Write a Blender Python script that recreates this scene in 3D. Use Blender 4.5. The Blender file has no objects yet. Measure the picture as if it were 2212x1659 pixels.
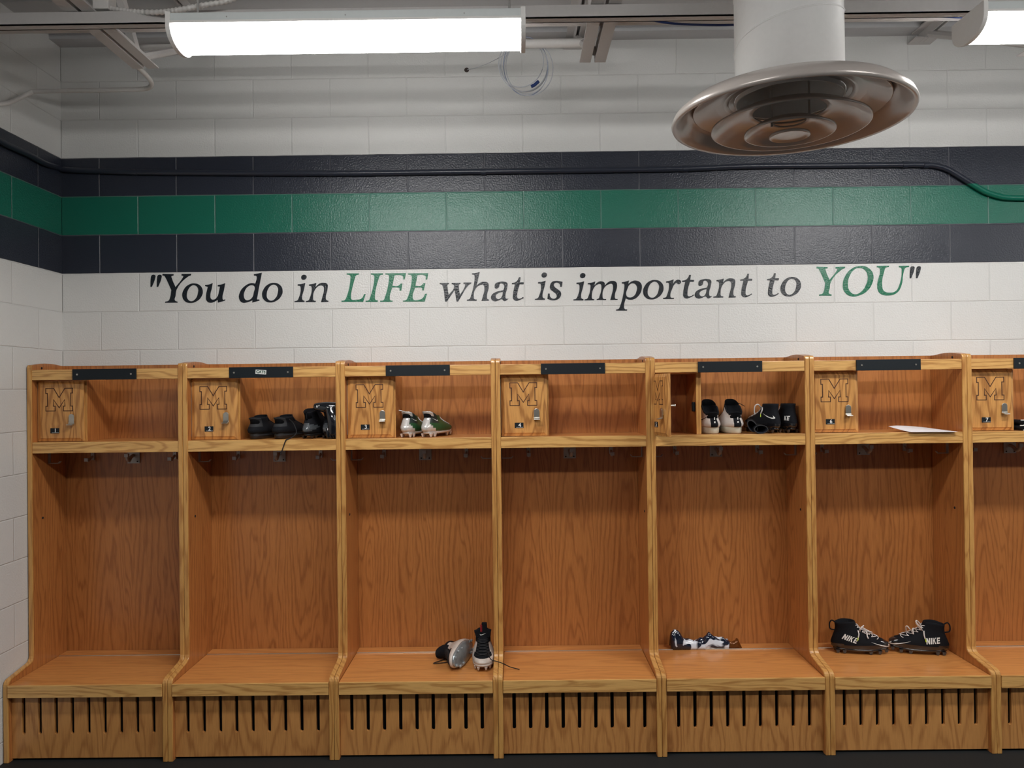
import bpy, bmesh, math, random
from mathutils import Vector, Matrix
random.seed(7)
C = bpy.context.scene.collection
S = bpy.context.scene
PI = math.pi
# ------------------------------------------------------------------ camera
W_, H_ = 2212, 1659
yaw, pitch, roll, cz, cd, FL = .0044, .00706, -.0119, 1.69551, 4.05079, 1665.44
_c, _s = math.cos, math.sin
_right = Vector((_c(yaw), _s(yaw), 0)); FW = Vector((-_s(yaw)*_c(pitch), _c(yaw)*_c(pitch), _s(pitch)))
_up = _right.cross(FW)
RT = _c(roll)*_right + _s(roll)*_up; UP = -_s(roll)*_right + _c(roll)*_up
CAM = Vector((0, -cd, cz))
cam_data = bpy.data.cameras.new('camera'); cam = bpy.data.objects.new('camera', cam_data); C.objects.link(cam)
cam_data.sensor_fit = 'HORIZONTAL'; cam_data.sensor_width = 36; cam_data.lens = 36*FL/W_; cam_data.clip_start = .05
m3 = Matrix((RT, UP, -FW)).transposed(); cam.matrix_world = Matrix.Translation(CAM) @ m3.to_4x4()
S.camera = cam
# ------------------------------------------------------------------ world and exposure
wd = bpy.data.worlds.new('world'); S.world = wd; wd.use_nodes = True
wd.node_tree.nodes['Background'].inputs[0].default_value = (.8, .85, 1, 1)
wd.node_tree.nodes['Background'].inputs[1].default_value = .0
S.view_settings.view_transform = 'Standard'; S.view_settings.look = 'None'
S.view_settings.exposure = 1.98; S.view_settings.gamma = 1; S.view_settings.use_curve_mapping = False
LAMP = 11.0            # emission of the fluorescent lenses
# ------------------------------------------------------------------ measured places (metres)
X0, Z0, BL, CH = -2.383, 2.3335, .4064, .2032      # left wall, lower edge of the painted band, block size
DU, DL, DB = -.3095, -.499, -.025                  # front of the tall part, front of the bench, back panels
SEAM = [-2.379, -1.620, -.852, -.0968, .6545, 1.426, 2.187, 2.948]
XR, YB, ZC = 6.4, -9.6, 3.53
def at(x, y, Y):
    "point of the plane at distance Y from the wall that was measured at this place in the photograph"
    D = FW + RT*((x-W_/2)/FL) - UP*((y-H_/2)/FL)
    return CAM + D*((Y+cd)/D.y)
def atz(x, y, z):
    D = FW + RT*((x-W_/2)/FL) - UP*((y-H_/2)/FL)
    return CAM + D*((z-cz)/D.z)
# ------------------------------------------------------------------ materials
def newmat(name):
    m = bpy.data.materials.new(name); m.use_nodes = True
    nt = m.node_tree; return m, nt, nt.nodes['Principled BSDF']
def N(nt, t, **k):
    n = nt.nodes.new(t)
    for a, v in k.items():
        if a.startswith('i_'):
            n.inputs[a[2:].replace('_', ' ')].default_value = v
        else: setattr(n, a, v)
    return n
def L(nt, a, b): nt.links.new(a, b)
def M_(nt, op, a, b=None, c=None):
    n = nt.nodes.new('ShaderNodeMath'); n.operation = op
    for i, v in enumerate((a, b, c)):
        if v is None: continue
        if isinstance(v, (int, float)): n.inputs[i].default_value = v
        else: nt.links.new(v, n.inputs[i])
    return n.outputs[0]
def mixc(nt, f, a, b):
    n = nt.nodes.new('ShaderNodeMix'); n.data_type = 'RGBA'
    for i, v in ((0, f), (6, a), (7, b)):
        if isinstance(v, (int, float)): n.inputs[i].default_value = v
        elif isinstance(v, tuple): n.inputs[i].default_value = (*v[:3], 1)
        else: nt.links.new(v, n.inputs[i])
    return n.outputs[2]
def plain(name, col, rough=.5, metal=0, noise=.12, nscale=60, bump=0, coat=0, spec=.5):
    m, nt, b = newmat(name)
    tc = N(nt, 'ShaderNodeTexCoord'); nz = N(nt, 'ShaderNodeTexNoise', i_Scale=nscale, i_Detail=4)
    L(nt, tc.outputs['Object'], nz.inputs['Vector'])
    f = nz.outputs['Fac']
    c = mixc(nt, f, tuple(v*(1-noise) for v in col), tuple(min(1, v*(1+noise)) for v in col))
    L(nt, c, b.inputs['Base Color']); b.inputs['Roughness'].default_value = rough; b.inputs['Metallic'].default_value = metal
    b.inputs['Specular IOR Level'].default_value = spec
    if coat: b.inputs['Coat Weight'].default_value = coat; b.inputs['Coat Roughness'].default_value = .08
    if bump:
        bp = N(nt, 'ShaderNodeBump', i_Strength=bump, i_Distance=.002); L(nt, f, bp.inputs['Height']); L(nt, bp.outputs[0], b.inputs['Normal'])
    return m
def wood(name, light, dark, along='Z', tone=.5, fig=1.0, rough=.36, freq=26, per=.24, slant=.16):
    "plain-sliced red oak: nested cathedral arches warped by noise, fine pores, along one axis"
    m, nt, b = newmat(name)
    tc = N(nt, 'ShaderNodeTexCoord'); sp = N(nt, 'ShaderNodeSeparateXYZ'); L(nt, tc.outputs['Object'], sp.inputs[0])
    oi = N(nt, 'ShaderNodeObjectInfo'); rnd = oi.outputs['Random']
    X, Y, Z = sp.outputs
    if along == 'Z': al, ac = Z, M_(nt, 'ADD', X, Y)
    elif along == 'X': al, ac = X, M_(nt, 'ADD', Y, Z)
    else: al, ac = Y, M_(nt, 'ADD', X, Z)
    ac = M_(nt, 'MULTIPLY_ADD', rnd, 7.3, ac); al = M_(nt, 'MULTIPLY_ADD', rnd, 3.1, al)
    cv = N(nt, 'ShaderNodeCombineXYZ'); L(nt, ac, cv.inputs[0]); L(nt, M_(nt, 'MULTIPLY', al, .13), cv.inputs[1]); L(nt, M_(nt, 'MULTIPLY', rnd, 17), cv.inputs[2])
    n1 = N(nt, 'ShaderNodeTexNoise', i_Scale=7.0, i_Detail=3, i_Roughness=.5); L(nt, cv.outputs[0], n1.inputs['Vector'])
    n2 = N(nt, 'ShaderNodeTexNoise', i_Scale=34.0, i_Detail=3); L(nt, cv.outputs[0], n2.inputs['Vector'])
    xw = M_(nt, 'MULTIPLY_ADD', n1.outputs['Fac'], .16*fig, ac)
    pp = M_(nt, 'SUBTRACT', M_(nt, 'PINGPONG', xw, per), per/2)
    pm = M_(nt, 'PINGPONG', al, 1.35)
    yy = M_(nt, 'ADD', M_(nt, 'MULTIPLY', pm, slant), M_(nt, 'MULTIPLY', n1.outputs['Fac'], .14*fig))
    r = M_(nt, 'SQRT', M_(nt, 'ADD', M_(nt, 'MULTIPLY', pp, M_(nt, 'MULTIPLY', pp, 1.3)), M_(nt, 'MULTIPLY', yy, M_(nt, 'MULTIPLY', yy, .9))))
    r = M_(nt, 'MULTIPLY_ADD', n2.outputs['Fac'], .02, r)
    w = M_(nt, 'MULTIPLY_ADD', M_(nt, 'SINE', M_(nt, 'MULTIPLY', r, freq*2*PI)), .5, .5)
    w = M_(nt, 'POWER', w, 3.0)
    cp = N(nt, 'ShaderNodeCombineXYZ'); L(nt, M_(nt, 'MULTIPLY', ac, 1.0), cp.inputs[0]); L(nt, M_(nt, 'MULTIPLY', al, .035), cp.inputs[1])
    n3 = N(nt, 'ShaderNodeTexNoise', i_Scale=420.0, i_Detail=2); L(nt, cp.outputs[0], n3.inputs['Vector'])
    n4 = N(nt, 'ShaderNodeTexNoise', i_Scale=60.0, i_Detail=2); L(nt, cp.outputs[0], n4.inputs['Vector'])
    f = M_(nt, 'ADD', M_(nt, 'MULTIPLY_ADD', w, tone, .14), M_(nt, 'MULTIPLY', M_(nt, 'SUBTRACT', n3.outputs['Fac'], .5), 1.5))
    f = M_(nt, 'ADD', f, M_(nt, 'MULTIPLY', M_(nt, 'SUBTRACT', n4.outputs['Fac'], .5), .8))
    f = M_(nt, 'ADD', f, M_(nt, 'MULTIPLY', M_(nt, 'SUBTRACT', rnd, .5), .22))
    cl = N(nt, 'ShaderNodeClamp'); L(nt, f, cl.inputs[0])
    L(nt, mixc(nt, cl.outputs[0], light, dark), b.inputs['Base Color'])
    b.inputs['Roughness'].default_value = rough
    b.inputs['Coat Weight'].default_value = .25; b.inputs['Coat Roughness'].default_value = .16
    bp = N(nt, 'ShaderNodeBump', i_Strength=.12, i_Distance=.001); L(nt, n3.outputs['Fac'], bp.inputs['Height']); L(nt, bp.outputs[0], b.inputs['Normal'])
    return m
GREEN = (.006, .135, .088); DARK = (.021, .026, .041); WHITE = (.715, .716, .70)
def band_color(nt, z, mort=None):
    "the painted courses: charcoal, green, charcoal between white"
    zz = M_(nt, 'DIVIDE', M_(nt, 'SUBTRACT', z, Z0), CH)
    inb = M_(nt, 'MULTIPLY', M_(nt, 'GREATER_THAN', zz, 0.0), M_(nt, 'LESS_THAN', zz, 3.0))
    ing = M_(nt, 'MULTIPLY', M_(nt, 'GREATER_THAN', zz, 1.0), M_(nt, 'LESS_THAN', zz, 2.0))
    c = mixc(nt, inb, WHITE, mixc(nt, ing, DARK, GREEN))
    return c, inb
def block_wall(name, horiz):
    m, nt, b = newmat(name)
    g = N(nt, 'ShaderNodeNewGeometry'); sp = N(nt, 'ShaderNodeSeparateXYZ'); L(nt, g.outputs['Position'], sp.inputs[0])
    X, Y, Z = sp.outputs
    u = M_(nt, 'SUBTRACT', X, X0) if horiz == 'X' else M_(nt, 'MULTIPLY', Y, -1)
    v = M_(nt, 'ADD', Z, 20*CH - Z0)
    cb = N(nt, 'ShaderNodeCombineXYZ'); L(nt, M_(nt, 'ADD', u, 40*BL), cb.inputs[0]); L(nt, v, cb.inputs[1])
    wn = N(nt, 'ShaderNodeTexNoise', i_Scale=9.0, i_Detail=2); L(nt, g.outputs['Position'], wn.inputs['Vector'])
    wob = N(nt, 'ShaderNodeVectorMath', operation='MULTIPLY_ADD'); L(nt, wn.outputs['Color'], wob.inputs[0]); wob.inputs[1].default_value = (.003, .003, 0)
    L(nt, cb.outputs[0], wob.inputs[2])
    br = N(nt, 'ShaderNodeTexBrick', offset=.5, offset_frequency=2, squash=1.0)
    br.inputs['Scale'].default_value = 1; br.inputs['Mortar Size'].default_value = .0042; br.inputs['Mortar Smooth'].default_value = .75
    br.inputs['Bias'].default_value = 0; br.inputs['Brick Width'].default_value = BL; br.inputs['Row Height'].default_value = CH
    br.inputs['Color1'].default_value = (.97, .97, .97, 1); br.inputs['Color2'].default_value = (1, 1, 1, 1); br.inputs['Mortar'].default_value = (1, 1, 1, 1)
    L(nt, wob.outputs[0], br.inputs['Vector'])
    col, inb = band_color(nt, M_(nt, 'ADD', Z, M_(nt, 'MULTIPLY', M_(nt, 'SUBTRACT', wn.outputs['Fac'], .5), .004)))
    lt = mixc(nt, M_(nt, 'MULTIPLY', M_(nt, 'MULTIPLY', br.outputs['Fac'], inb), M_(nt, 'MULTIPLY', wn.outputs['Fac'], .32)), col, (.45, .45, .47))
    mul = nt.nodes.new('ShaderNodeMix'); mul.data_type = 'RGBA'; mul.blend_type = 'MULTIPLY'; mul.inputs[0].default_value = 1
    L(nt, lt, mul.inputs[6]); L(nt, br.outputs['Color'], mul.inputs[7]); L(nt, mul.outputs[2], b.inputs['Base Color'])
    L(nt, M_(nt, 'MULTIPLY_ADD', inb, -.10, .4), b.inputs['Roughness'])
    n1 = N(nt, 'ShaderNodeTexNoise', i_Scale=120.0, i_Detail=3); L(nt, g.outputs['Position'], n1.inputs['Vector'])
    n2 = N(nt, 'ShaderNodeTexNoise', i_Scale=14.0, i_Detail=3); L(nt, g.outputs['Position'], n2.inputs['Vector'])
    h = M_(nt, 'ADD', M_(nt, 'MULTIPLY', br.outputs['Fac'], -.0028), M_(nt, 'MULTIPLY', n1.outputs['Fac'], .0024))
    h = M_(nt, 'ADD', h, M_(nt, 'MULTIPLY', n2.outputs['Fac'], .0012))
    bp = N(nt, 'ShaderNodeBump', i_Strength=.8, i_Distance=1.0); L(nt, h, bp.inputs['Height']); L(nt, bp.outputs[0], b.inputs['Normal'])
    return m
def pipe_paint(name):
    m, nt, b = newmat(name)
    g = N(nt, 'ShaderNodeNewGeometry'); sp = N(nt, 'ShaderNodeSeparateXYZ'); L(nt, g.outputs['Position'], sp.inputs[0])
    c, _ = band_color(nt, sp.outputs[2]); L(nt, c, b.inputs['Base Color']); b.inputs['Roughness'].default_value = .3
    return m
MW = block_wall('painted_block_x', 'X'); MWY = block_wall('painted_block_y', 'Y')
MPIPE = pipe_paint('painted_conduit')
VEN = wood('oak_veneer_upright', (.50, .196, .054), (.31, .106, .028), 'Z', tone=.62, slant=.06, freq=58, per=.26)
VENX = wood('oak_veneer_level', (.66, .285, .082), (.47, .18, .05), 'X', tone=.5, slant=.04, freq=46)
VENS = wood('oak_veneer_slotted', (.60, .285, .088), (.38, .155, .044), 'Z', tone=.65, slant=.16, freq=36)
OAKX = wood('oak_solid_level', (.74, .43, .145), (.46, .22, .062), 'X', tone=.8, freq=70, per=.12, slant=.03)
OAKZ = wood('oak_solid_upright', (.64, .34, .10), (.42, .18, .046), 'Z', tone=.75, freq=70, per=.1, slant=.02)
OAKD = wood('oak_door', (.68, .34, .10), (.38, .16, .042), 'Z', tone=.85, slant=.12, freq=46, per=.2)
OAKD2 = wood('oak_raw_edge', (.60, .38, .17), (.45, .25, .10), 'Z', tone=.4)
PLATE = plain('black_plate', (.007, .011, .015), .5, noise=.05, spec=.3)
BURN = plain('burnt_line', (.07, .022, .008), .7)
STEEL = plain('brushed_nickel', (.55, .53, .48), .32, 1, noise=.05)
DSTEEL = plain('grey_cast_metal', (.40, .39, .38), .4, .35, noise=.08)
LETT = plain('white_lettering', (.8, .8, .78), .5, noise=.03)
BLK = plain('black_vinyl', (.006, .010, .016), .26, noise=.2, nscale=130, bump=1.0)
GRN = plain('green_vinyl', (.002, .16, .075), .26, noise=.1, nscale=130, bump=1.0)
CEIL = plain('painted_steel_deck', (.50, .50, .51), .55, noise=.04)
JOIST = plain('painted_joist', (.56, .54, .53), .5, noise=.05)
WPAINT = plain('white_pipe_paint', (.72, .70, .68), .4, noise=.05)
DUCT = plain('duct_white', (.88, .88, .87), .42, noise=.03)
DIFF = plain('diffuser_gloss', (.50, .455, .425), .30, .18, noise=.03, coat=.35)
HOUS = plain('fixture_housing', (.62, .66, .66), .4, noise=.03)
CAPM = plain('fixture_cap', (.78, .77, .75), .45, noise=.03)
FLOOR = plain('rubber_floor', (.010, .0125, .014), .65, noise=.35, nscale=350, spec=.3)
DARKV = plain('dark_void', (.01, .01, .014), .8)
BLUE = plain('blue_cable', (.012, .035, .15), .4)
GCAB = plain('grey_cable', (.5, .52, .56), .4)
PAPER = plain('paper', (.80, .79, .82), .7, noise=.02)
def emis(name, col, st):
    m, nt, b = newmat(name); b.inputs['Base Color'].default_value = (.9, .9, .9, 1)
    b.inputs['Emission Color'].default_value = (*col, 1); b.inputs['Emission Strength'].default_value = st; b.inputs['Roughness'].default_value = .4
    return m
LENS = emis('glowing_lens', (1, .98, .95), LAMP)
# ------------------------------------------------------------------ object helpers
def obj(name, me, mat=None, parent=None, loc=None, bev=0, smooth=False, sub=0):
    o = bpy.data.objects.new(name, me); C.objects.link(o)
    if mat is not None:
        for mm in (mat if isinstance(mat, (list, tuple)) else [mat]): me.materials.append(mm)
    if parent is not None: o.parent = parent
    if loc is not None: o.location = loc
    if smooth:
        for p in me.polygons: p.use_smooth = True
    if bev:
        b = o.modifiers.new('bevel', 'BEVEL'); b.width = bev; b.segments = 2; b.limit_method = 'ANGLE'; b.angle_limit = .6
    if sub:
        s = o.modifiers.new('sub', 'SUBSURF'); s.levels = sub; s.render_levels = sub
    return o
def thing(name, label, cat, loc=(0, 0, 0), rz=0, group=None):
    o = bpy.data.objects.new(name, None); C.objects.link(o); o.location = loc; o.rotation_euler = (0, 0, rz); o.empty_display_size = .05
    o['label'] = label; o['category'] = cat
    if group: o['group'] = group
    return o
def tag(o, label, cat, group=None):
    o['label'] = label; o['category'] = cat
    if group: o['group'] = group
    return o
def struct(o): o['kind'] = 'structure'; return o
class MB:
    def __init__(s): s.v = []; s.f = []; s.m = []
    def add(s, vs, fs, mi=0):
        k = len(s.v); s.v += [tuple(v) for v in vs]; s.f += [tuple(i+k for i in f) for f in fs]; s.m += [mi]*len(fs); return s
    def box(s, x0, x1, y0, y1, z0, z1, mi=0):
        return s.add([(x, y, z) for x in (x0, x1) for y in (y0, y1) for z in (z0, z1)],
                     [(0, 1, 3, 2), (4, 6, 7, 5), (0, 4, 5, 1), (2, 3, 7, 6), (0, 2, 6, 4), (1, 5, 7, 3)], mi)
    def prism(s, poly, axis, a, b, mi=0):
        "poly of 2D points extruded along axis between a and b"
        def P(p, t): return {'X': (t, p[0], p[1]), 'Y': (p[0], t, p[1]), 'Z': (p[0], p[1], t)}[axis]
        n = len(poly)
        return s.add([P(p, a) for p in poly]+[P(p, b) for p in poly],
                     [tuple(range(n)), tuple(range(2*n-1, n-1, -1))]+[(i, (i+1) % n, n+(i+1) % n, n+i) for i in range(n)], mi)
    def tube(s, pts, r, n=10, mi=0, caps=True, rfn=None):
        pts = [Vector(p) for p in pts]; k = len(pts); base = len(s.v); prev = None; vs = []; fs = []
        for i, p in enumerate(pts):
            t = (pts[min(i+1, k-1)]-pts[max(i-1, 0)]).normalized()
            if prev is None:
                a = Vector((0, 0, 1)) if abs(t.z) < .9 else Vector((1, 0, 0)); u = t.cross(a).normalized()
            else: u = (prev-t*prev.dot(t)).normalized()
            prev = u; w = t.cross(u); rr = rfn(i/(k-1)) if rfn else r
            for j in range(n):
                a = 2*PI*j/n; vs.append(p+u*math.cos(a)*rr+w*math.sin(a)*rr)
        for i in range(k-1):
            for j in range(n): fs.append((i*n+j, i*n+(j+1) % n, (i+1)*n+(j+1) % n, (i+1)*n+j))
        if caps: fs.append(tuple(range(n-1, -1, -1))); fs.append(tuple(range((k-1)*n, k*n)))
        return s.add(vs, fs, mi)
    def lathe(s, prof, c=(0, 0, 0), n=64, mi=0, closed=False):
        vs = []; fs = []; k = len(prof)
        for i in range(n):
            a = 2*PI*i/n
            for r, z in prof: vs.append((c[0]+r*math.cos(a), c[1]+r*math.sin(a), c[2]+z))
        for i in range(n):
            for j in range(k if closed else k-1):
                j2 = (j+1) % k
                fs.append((i*k+j, ((i+1) % n)*k+j, ((i+1) % n)*k+j2, i*k+j2))
        return s.add(vs, fs, mi)
    def cyl(s, p, q, r, n=16, mi=0): return s.tube([p, q], r, n, mi)
    def mesh(s, name='m'):
        me = bpy.data.meshes.new(name); me.from_pydata(s.v, [], s.f)
        for p, mi in zip(me.polygons, s.m): p.material_index = mi
        bm = bmesh.new(); bm.from_mesh(me); bmesh.ops.recalc_face_normals(bm, faces=bm.faces); bm.to_mesh(me); bm.free()
        me.update(); return me
def smoothpath(pts, k=8):
    pts = [Vector(p) for p in pts]; out = []
    for i in range(len(pts)-1):
        p0, p1, p2, p3 = pts[max(i-1, 0)], pts[i], pts[i+1], pts[min(i+2, len(pts)-1)]
        for j in range(k):
            t = j/k; out.append(.5*((2*p1)+(p2-p0)*t+(2*p0-5*p1+4*p2-p3)*t*t+(3*p1-p0-3*p2+p3)*t**3))
    out.append(pts[-1]); return out
def curve_mesh(loops, ext, name='c', smoothflags=None):
    "flat outline (with holes) filled and given thickness; loops of (x, y) or (x, y, corner)"
    cu = bpy.data.curves.new(name, 'CURVE'); cu.dimensions = '2D'; cu.fill_mode = 'BOTH'; cu.extrude = ext; cu.resolution_u = 5
    for lp in loops:
        sp = cu.splines.new('BEZIER'); sp.bezier_points.add(len(lp)-1); sp.use_cyclic_u = True
        for bp, p in zip(sp.bezier_points, lp):
            bp.co = (p[0], p[1], 0); h = 'VECTOR' if (len(p) < 3 or p[2]) else 'AUTO'
            bp.handle_left_type = bp.handle_right_type = h
    return _tomesh(cu)
def _tomesh(cu):
    o = bpy.data.objects.new('tmp', cu); C.objects.link(o)
    bpy.context.view_layer.update()
    dg = bpy.context.evaluated_depsgraph_get()
    me = bpy.data.meshes.new_from_object(o.evaluated_get(dg)); bpy.data.objects.remove(o); me.materials.clear(); return me
def text_mesh(s, size, ext, shear=0, bold=0):
    cu = bpy.data.curves.new('t', 'FONT'); cu.body = s; cu.size = size; cu.extrude = ext; cu.shear = shear; cu.offset = bold
    cu.align_x = 'CENTER'; cu.align_y = 'CENTER'; cu.resolution_u = 3
    return _tomesh(cu)
def xf(me, M): me.transform(M); me.update(); return me
FRONT = Matrix(((1, 0, 0, 0), (0, 0, -1, 0), (0, 1, 0, 0), (0, 0, 0, 1)))   # flat drawing stood up to face the room
def join(meshes, mats):
    "several meshes as one, material i for mesh i"
    mb = MB()
    for i, me in enumerate(meshes): mb.add([v.co[:] for v in me.vertices], [tuple(p.vertices) for p in me.polygons], i)
    me = bpy.data.meshes.new('j'); me.from_pydata(mb.v, [], mb.f)
    for p, mi in zip(me.polygons, mb.m): p.material_index = mi
    return me
# ------------------------------------------------------------------ room
struct(obj('floor', MB().box(X0-.2, XR+.2, YB-.2, .2, -.12, 0).mesh(), FLOOR))
struct(obj('wall_back', MB().box(X0-.2, XR+.2, 0, .2, 0, 3.75).mesh(), MW))
struct(obj('wall_left', MB().box(X0-.2, X0, YB, 0, 0, 3.75).mesh(), MWY))
struct(obj('wall_right', MB().box(XR, XR+.2, YB, 0, 0, 3.75).mesh(), MWY))
struct(obj('wall_front', MB().box(X0-.2, XR+.2, YB-.2, YB, 0, 3.75).mesh(), MW))
pl = [(YB-.1, 3.75), (YB-.1, ZC)]; y = YB
while y < -.02:                                    # fluted steel deck, ribs along the wall
    pl += [(y, ZC), (min(y+.118, 0), ZC), (min(y+.124, 0), ZC+.055), (min(y+.184, 0), ZC+.055), (min(y+.190, 0), ZC)]; y += .190
pl += [(.1, ZC), (.1, 3.75)]
struct(obj('ceiling', MB().prism(pl, 'X', X0-.1, XR+.1).mesh(), CEIL))
# ------------------------------------------------------------------ roof joists
def joist(x, label, group='steel bar joists under the roof deck'):
    t = thing('bar_joist', label, 'joist', (x, 0, 3.045), 0, group)
    for s in (-1, 1):
        mb = MB().box(min(s*.008, s*.054), max(s*.008, s*.054), YB+.02, -.867, 0, .005)
        mb.box(min(s*.008, s*.013), max(s*.008, s*.013), YB+.02, -.867, .005, .05)
        obj('bottom_chord', mb.mesh(), JOIST, t)
        mb = MB().box(min(s*.008, s*.050), max(s*.008, s*.050), YB+.02, -.03, .478, .484).box(min(s*.008, s*.013), max(s*.008, s*.013), YB+.02, -.03, .435, .478)
        obj('top_chord', mb.mesh(), JOIST, t)
    y = -.90; up = True; n = 0
    while y > YB+.7:
        a, b = ((y, .02), (y-.32, .46)) if up else ((y, .46), (y-.32, .02))
        mb = MB(); sx = .016*(1 if n % 2 else -1)
        d = Vector((0, b[0]-a[0], b[1]-a[1])).normalized(); nn = Vector((0, -d.z, d.y))*.016
        P = [Vector((sx-.014, a[0], a[1])), Vector((sx+.014, a[0], a[1]))]; Q = [Vector((sx-.014, b[0], b[1])), Vector((sx+.014, b[0], b[1]))]
        vs = [P[0]-nn, P[1]-nn, P[1]+nn, P[0]+nn, Q[0]-nn, Q[1]-nn, Q[1]+nn, Q[0]+nn]
        mb.add(vs, [(0, 1, 2, 3), (7, 6, 5, 4), (0, 4, 5, 1), (1, 5, 6, 2), (2, 6, 7, 3), (3, 7, 4, 0)])
        obj('web_bar', mb.mesh(), JOIST, t); y -= .32; up = not up; n += 1
    mb = MB(); mb.tube([(0, -.93, .02), (0, -.12, .44)], .018, 8); obj('end_web_bar', mb.mesh(), JOIST, t)
    mb = MB().box(-.060, .060, -.09, -.001, .436, .442).box(-.012, -.006, -.11, -.001, .442, .478).box(.006, .012, -.11, -.001, .442, .478)
    obj('bearing_seat', mb.mesh(), JOIST, t, bev=.002)
    return t
joist(-1.518, 'grey steel joist left of the long light, its twin bottom bars ending nearest the corner')
joist(.335, 'grey steel joist between the long light and the round duct')
joist(2.14, 'grey steel joist partly behind the cut-off light at right of the duct')
joist(3.95, 'grey steel joist farthest right beyond the frame')
# strut channel running across under the joists
mb = MB().box(X0+.002, XR-.01, -1.353, -1.348, 2.998, 3.043).box(X0+.002, XR-.01, -1.353, -1.315, 2.998, 3.002).box(X0+.002, XR-.01, -1.320, -1.315, 2.998, 3.043)
tag(obj('strut_channel', mb.mesh(), JOIST), 'long grey steel channel crossing the ceiling just behind the long light', 'channel')
mb = MB().box(X0+.002, XR-.01, -1.125, -1.080, 3.0965, 3.1015).box(X0+.002, XR-.01, -1.085, -1.080, 3.1015, 3.140)
tag(obj('bridging_angle', mb.mesh(), JOIST), 'thin grey steel angle bridging the joists, nearer the wall than the channel', 'angle bar')
# ------------------------------------------------------------------ lights
def light(x, y, label, ln=1.185):
    t = thing('ceiling_light', label, 'light', (x, y, 2.915), 0, 'linear wraparound ceiling lights')
    mb = MB().box(.004, ln-.004, -.088, .088, .002, .034); obj('housing', mb.mesh(), HOUS, t, bev=.003)
    P = [(-.085*math.cos(PI*i/20), -.058*math.sin(PI*i/20)**.8) for i in range(21)]
    P = [(a, b+.001) for a, b in P]
    mb = MB().prism(P, 'X', .016, ln-.016); obj('lens', mb.mesh(), LENS, t, smooth=False)
    Q = [(a*1.10, b*1.12) for a, b in P]+[(.0935, .036), (-.0935, .036)]
    for a, b in ((0, .016), (ln-.016, ln)):
        obj('end_cap', MB().prism(Q, 'X', a, b).mesh(), CAPM, t, bev=.002)
    obj('trim_strip', MB().box(.016, ln-.016, -.092, -.086, -.002, .006).mesh(), CAPM, t)
    mb = MB()
    for k in range(3): mb.cyl((ln*(.17+.33*k), -.0875, .018), (ln*(.17+.33*k), -.0895, .018), .0022, 8)
    obj('screw', mb.mesh(), DSTEEL, t)
    mb = MB().cyl((ln*.06, 0, .034), (ln*.06, 0, .12), .004, 8).cyl((ln*.955, 0, .034), (ln*.955, 0, .12), .004, 8)
    obj('hanger_rod', mb.mesh(), DSTEEL, t)
    return t
light(-1.137, -1.44, 'long white glowing ceiling light above the locker 2 and 3 end of the wall')
light(1.545, -1.44, 'glowing ceiling light cut by the right edge, beyond the round duct')
for k, (x, y) in enumerate([(4.2, -1.44), (-1.137, -3.06), (1.545, -3.06), (4.2, -3.06)]):
    light(x, y, ['first', 'second', 'third', 'fourth', 'fifth', 'sixth'][k]+' of the ceiling lights outside the frame, row by row from the wall')
# ------------------------------------------------------------------ duct and diffuser
DY = -1.55; pd = at(1705, 255, DY)
t = thing('air_duct', 'white round spiral duct hanging down to a wide stepped cone diffuser', 'duct', (pd.x, DY, pd.z))
t.scale = (.947, .947, .947); HT = (ZC-pd.z)/.947
mb = MB().lathe([(.178, .06), (.178, HT-.005), (.172, HT-.005), (.172, .06)], n=72, closed=True); obj('duct_pipe', mb.mesh(), DUCT, t, smooth=True)
pts = []; turns = 5
for i in range(turns*36+1):
    a = 2*PI*i/36+2.2; z = .02+(HT-.03)*i/(turns*36); 
    if z > .07: pts.append((.1785*math.cos(a), .1785*math.sin(a), z))
mb = MB().tube(pts, .0028, 5); obj('spiral_seam', mb.mesh(), DUCT, t, smooth=True)
prof = [(.179, .075), (.23, .068), (.30, .062), (.355, .046), (.388, .018), (.3965, -.002), (.392, -.012), (.380, -.009), (.362, .010), (.346, .031), (.336, .040), (.30, .054), (.24, .062), (.184, .070)]
obj('diffuser_rim', MB().lathe(prof, n=96, closed=True).mesh(), DIFF, t, smooth=True)
def cone(r, z, rin, h):
    p = []
    for i in range(9):
        u = i/8; p.append((r+(rin-r)*u, z+h*(1-(1-u)**2.0)))
    q = [(a, b+.004) for a, b in reversed(p)]; q[-1] = (r+.0025, z+.006); q = q[:-1]+[(r+.003, z+.007), (r+.003, z-.001)]
    return MB().lathe(p+q, n=96, closed=True).mesh()
obj('diffuser_ring', cone(.318, .034, .20, .032), DIFF, t, smooth=True)
obj('diffuser_ring', cone(.257, -.032, .12, .055), DIFF, t, smooth=True)
obj('diffuser_ring', cone(.146, -.052, .055, .04), DIFF, t, smooth=True)
obj('diffuser_center', MB().lathe([(0, -.060), (.045, -.060), (.058, -.061), (.064, -.066), (.067, -.064), (.066, -.056), (.03, -.050), (0, -.050)], n=64).mesh(), DIFF, t, smooth=True)
mb = MB().cyl((-.06, 0, -.03), (-.06, 0, .30), .004, 8).cyl((.08, .03, -.01), (.08, .03, .30), .004, 8); obj('bracket', mb.mesh(), DSTEEL, t)
obj('throat', MB().lathe([(.0, .35), (.171, .35), (.171, .34), (0, .34)], n=40).mesh(), DARKV, t)
mb = MB().cyl((.04, -.182, .095), (.04, -.192, .095), .011, 14); obj('damper_knob', mb.mesh(), DUCT, t)
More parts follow.
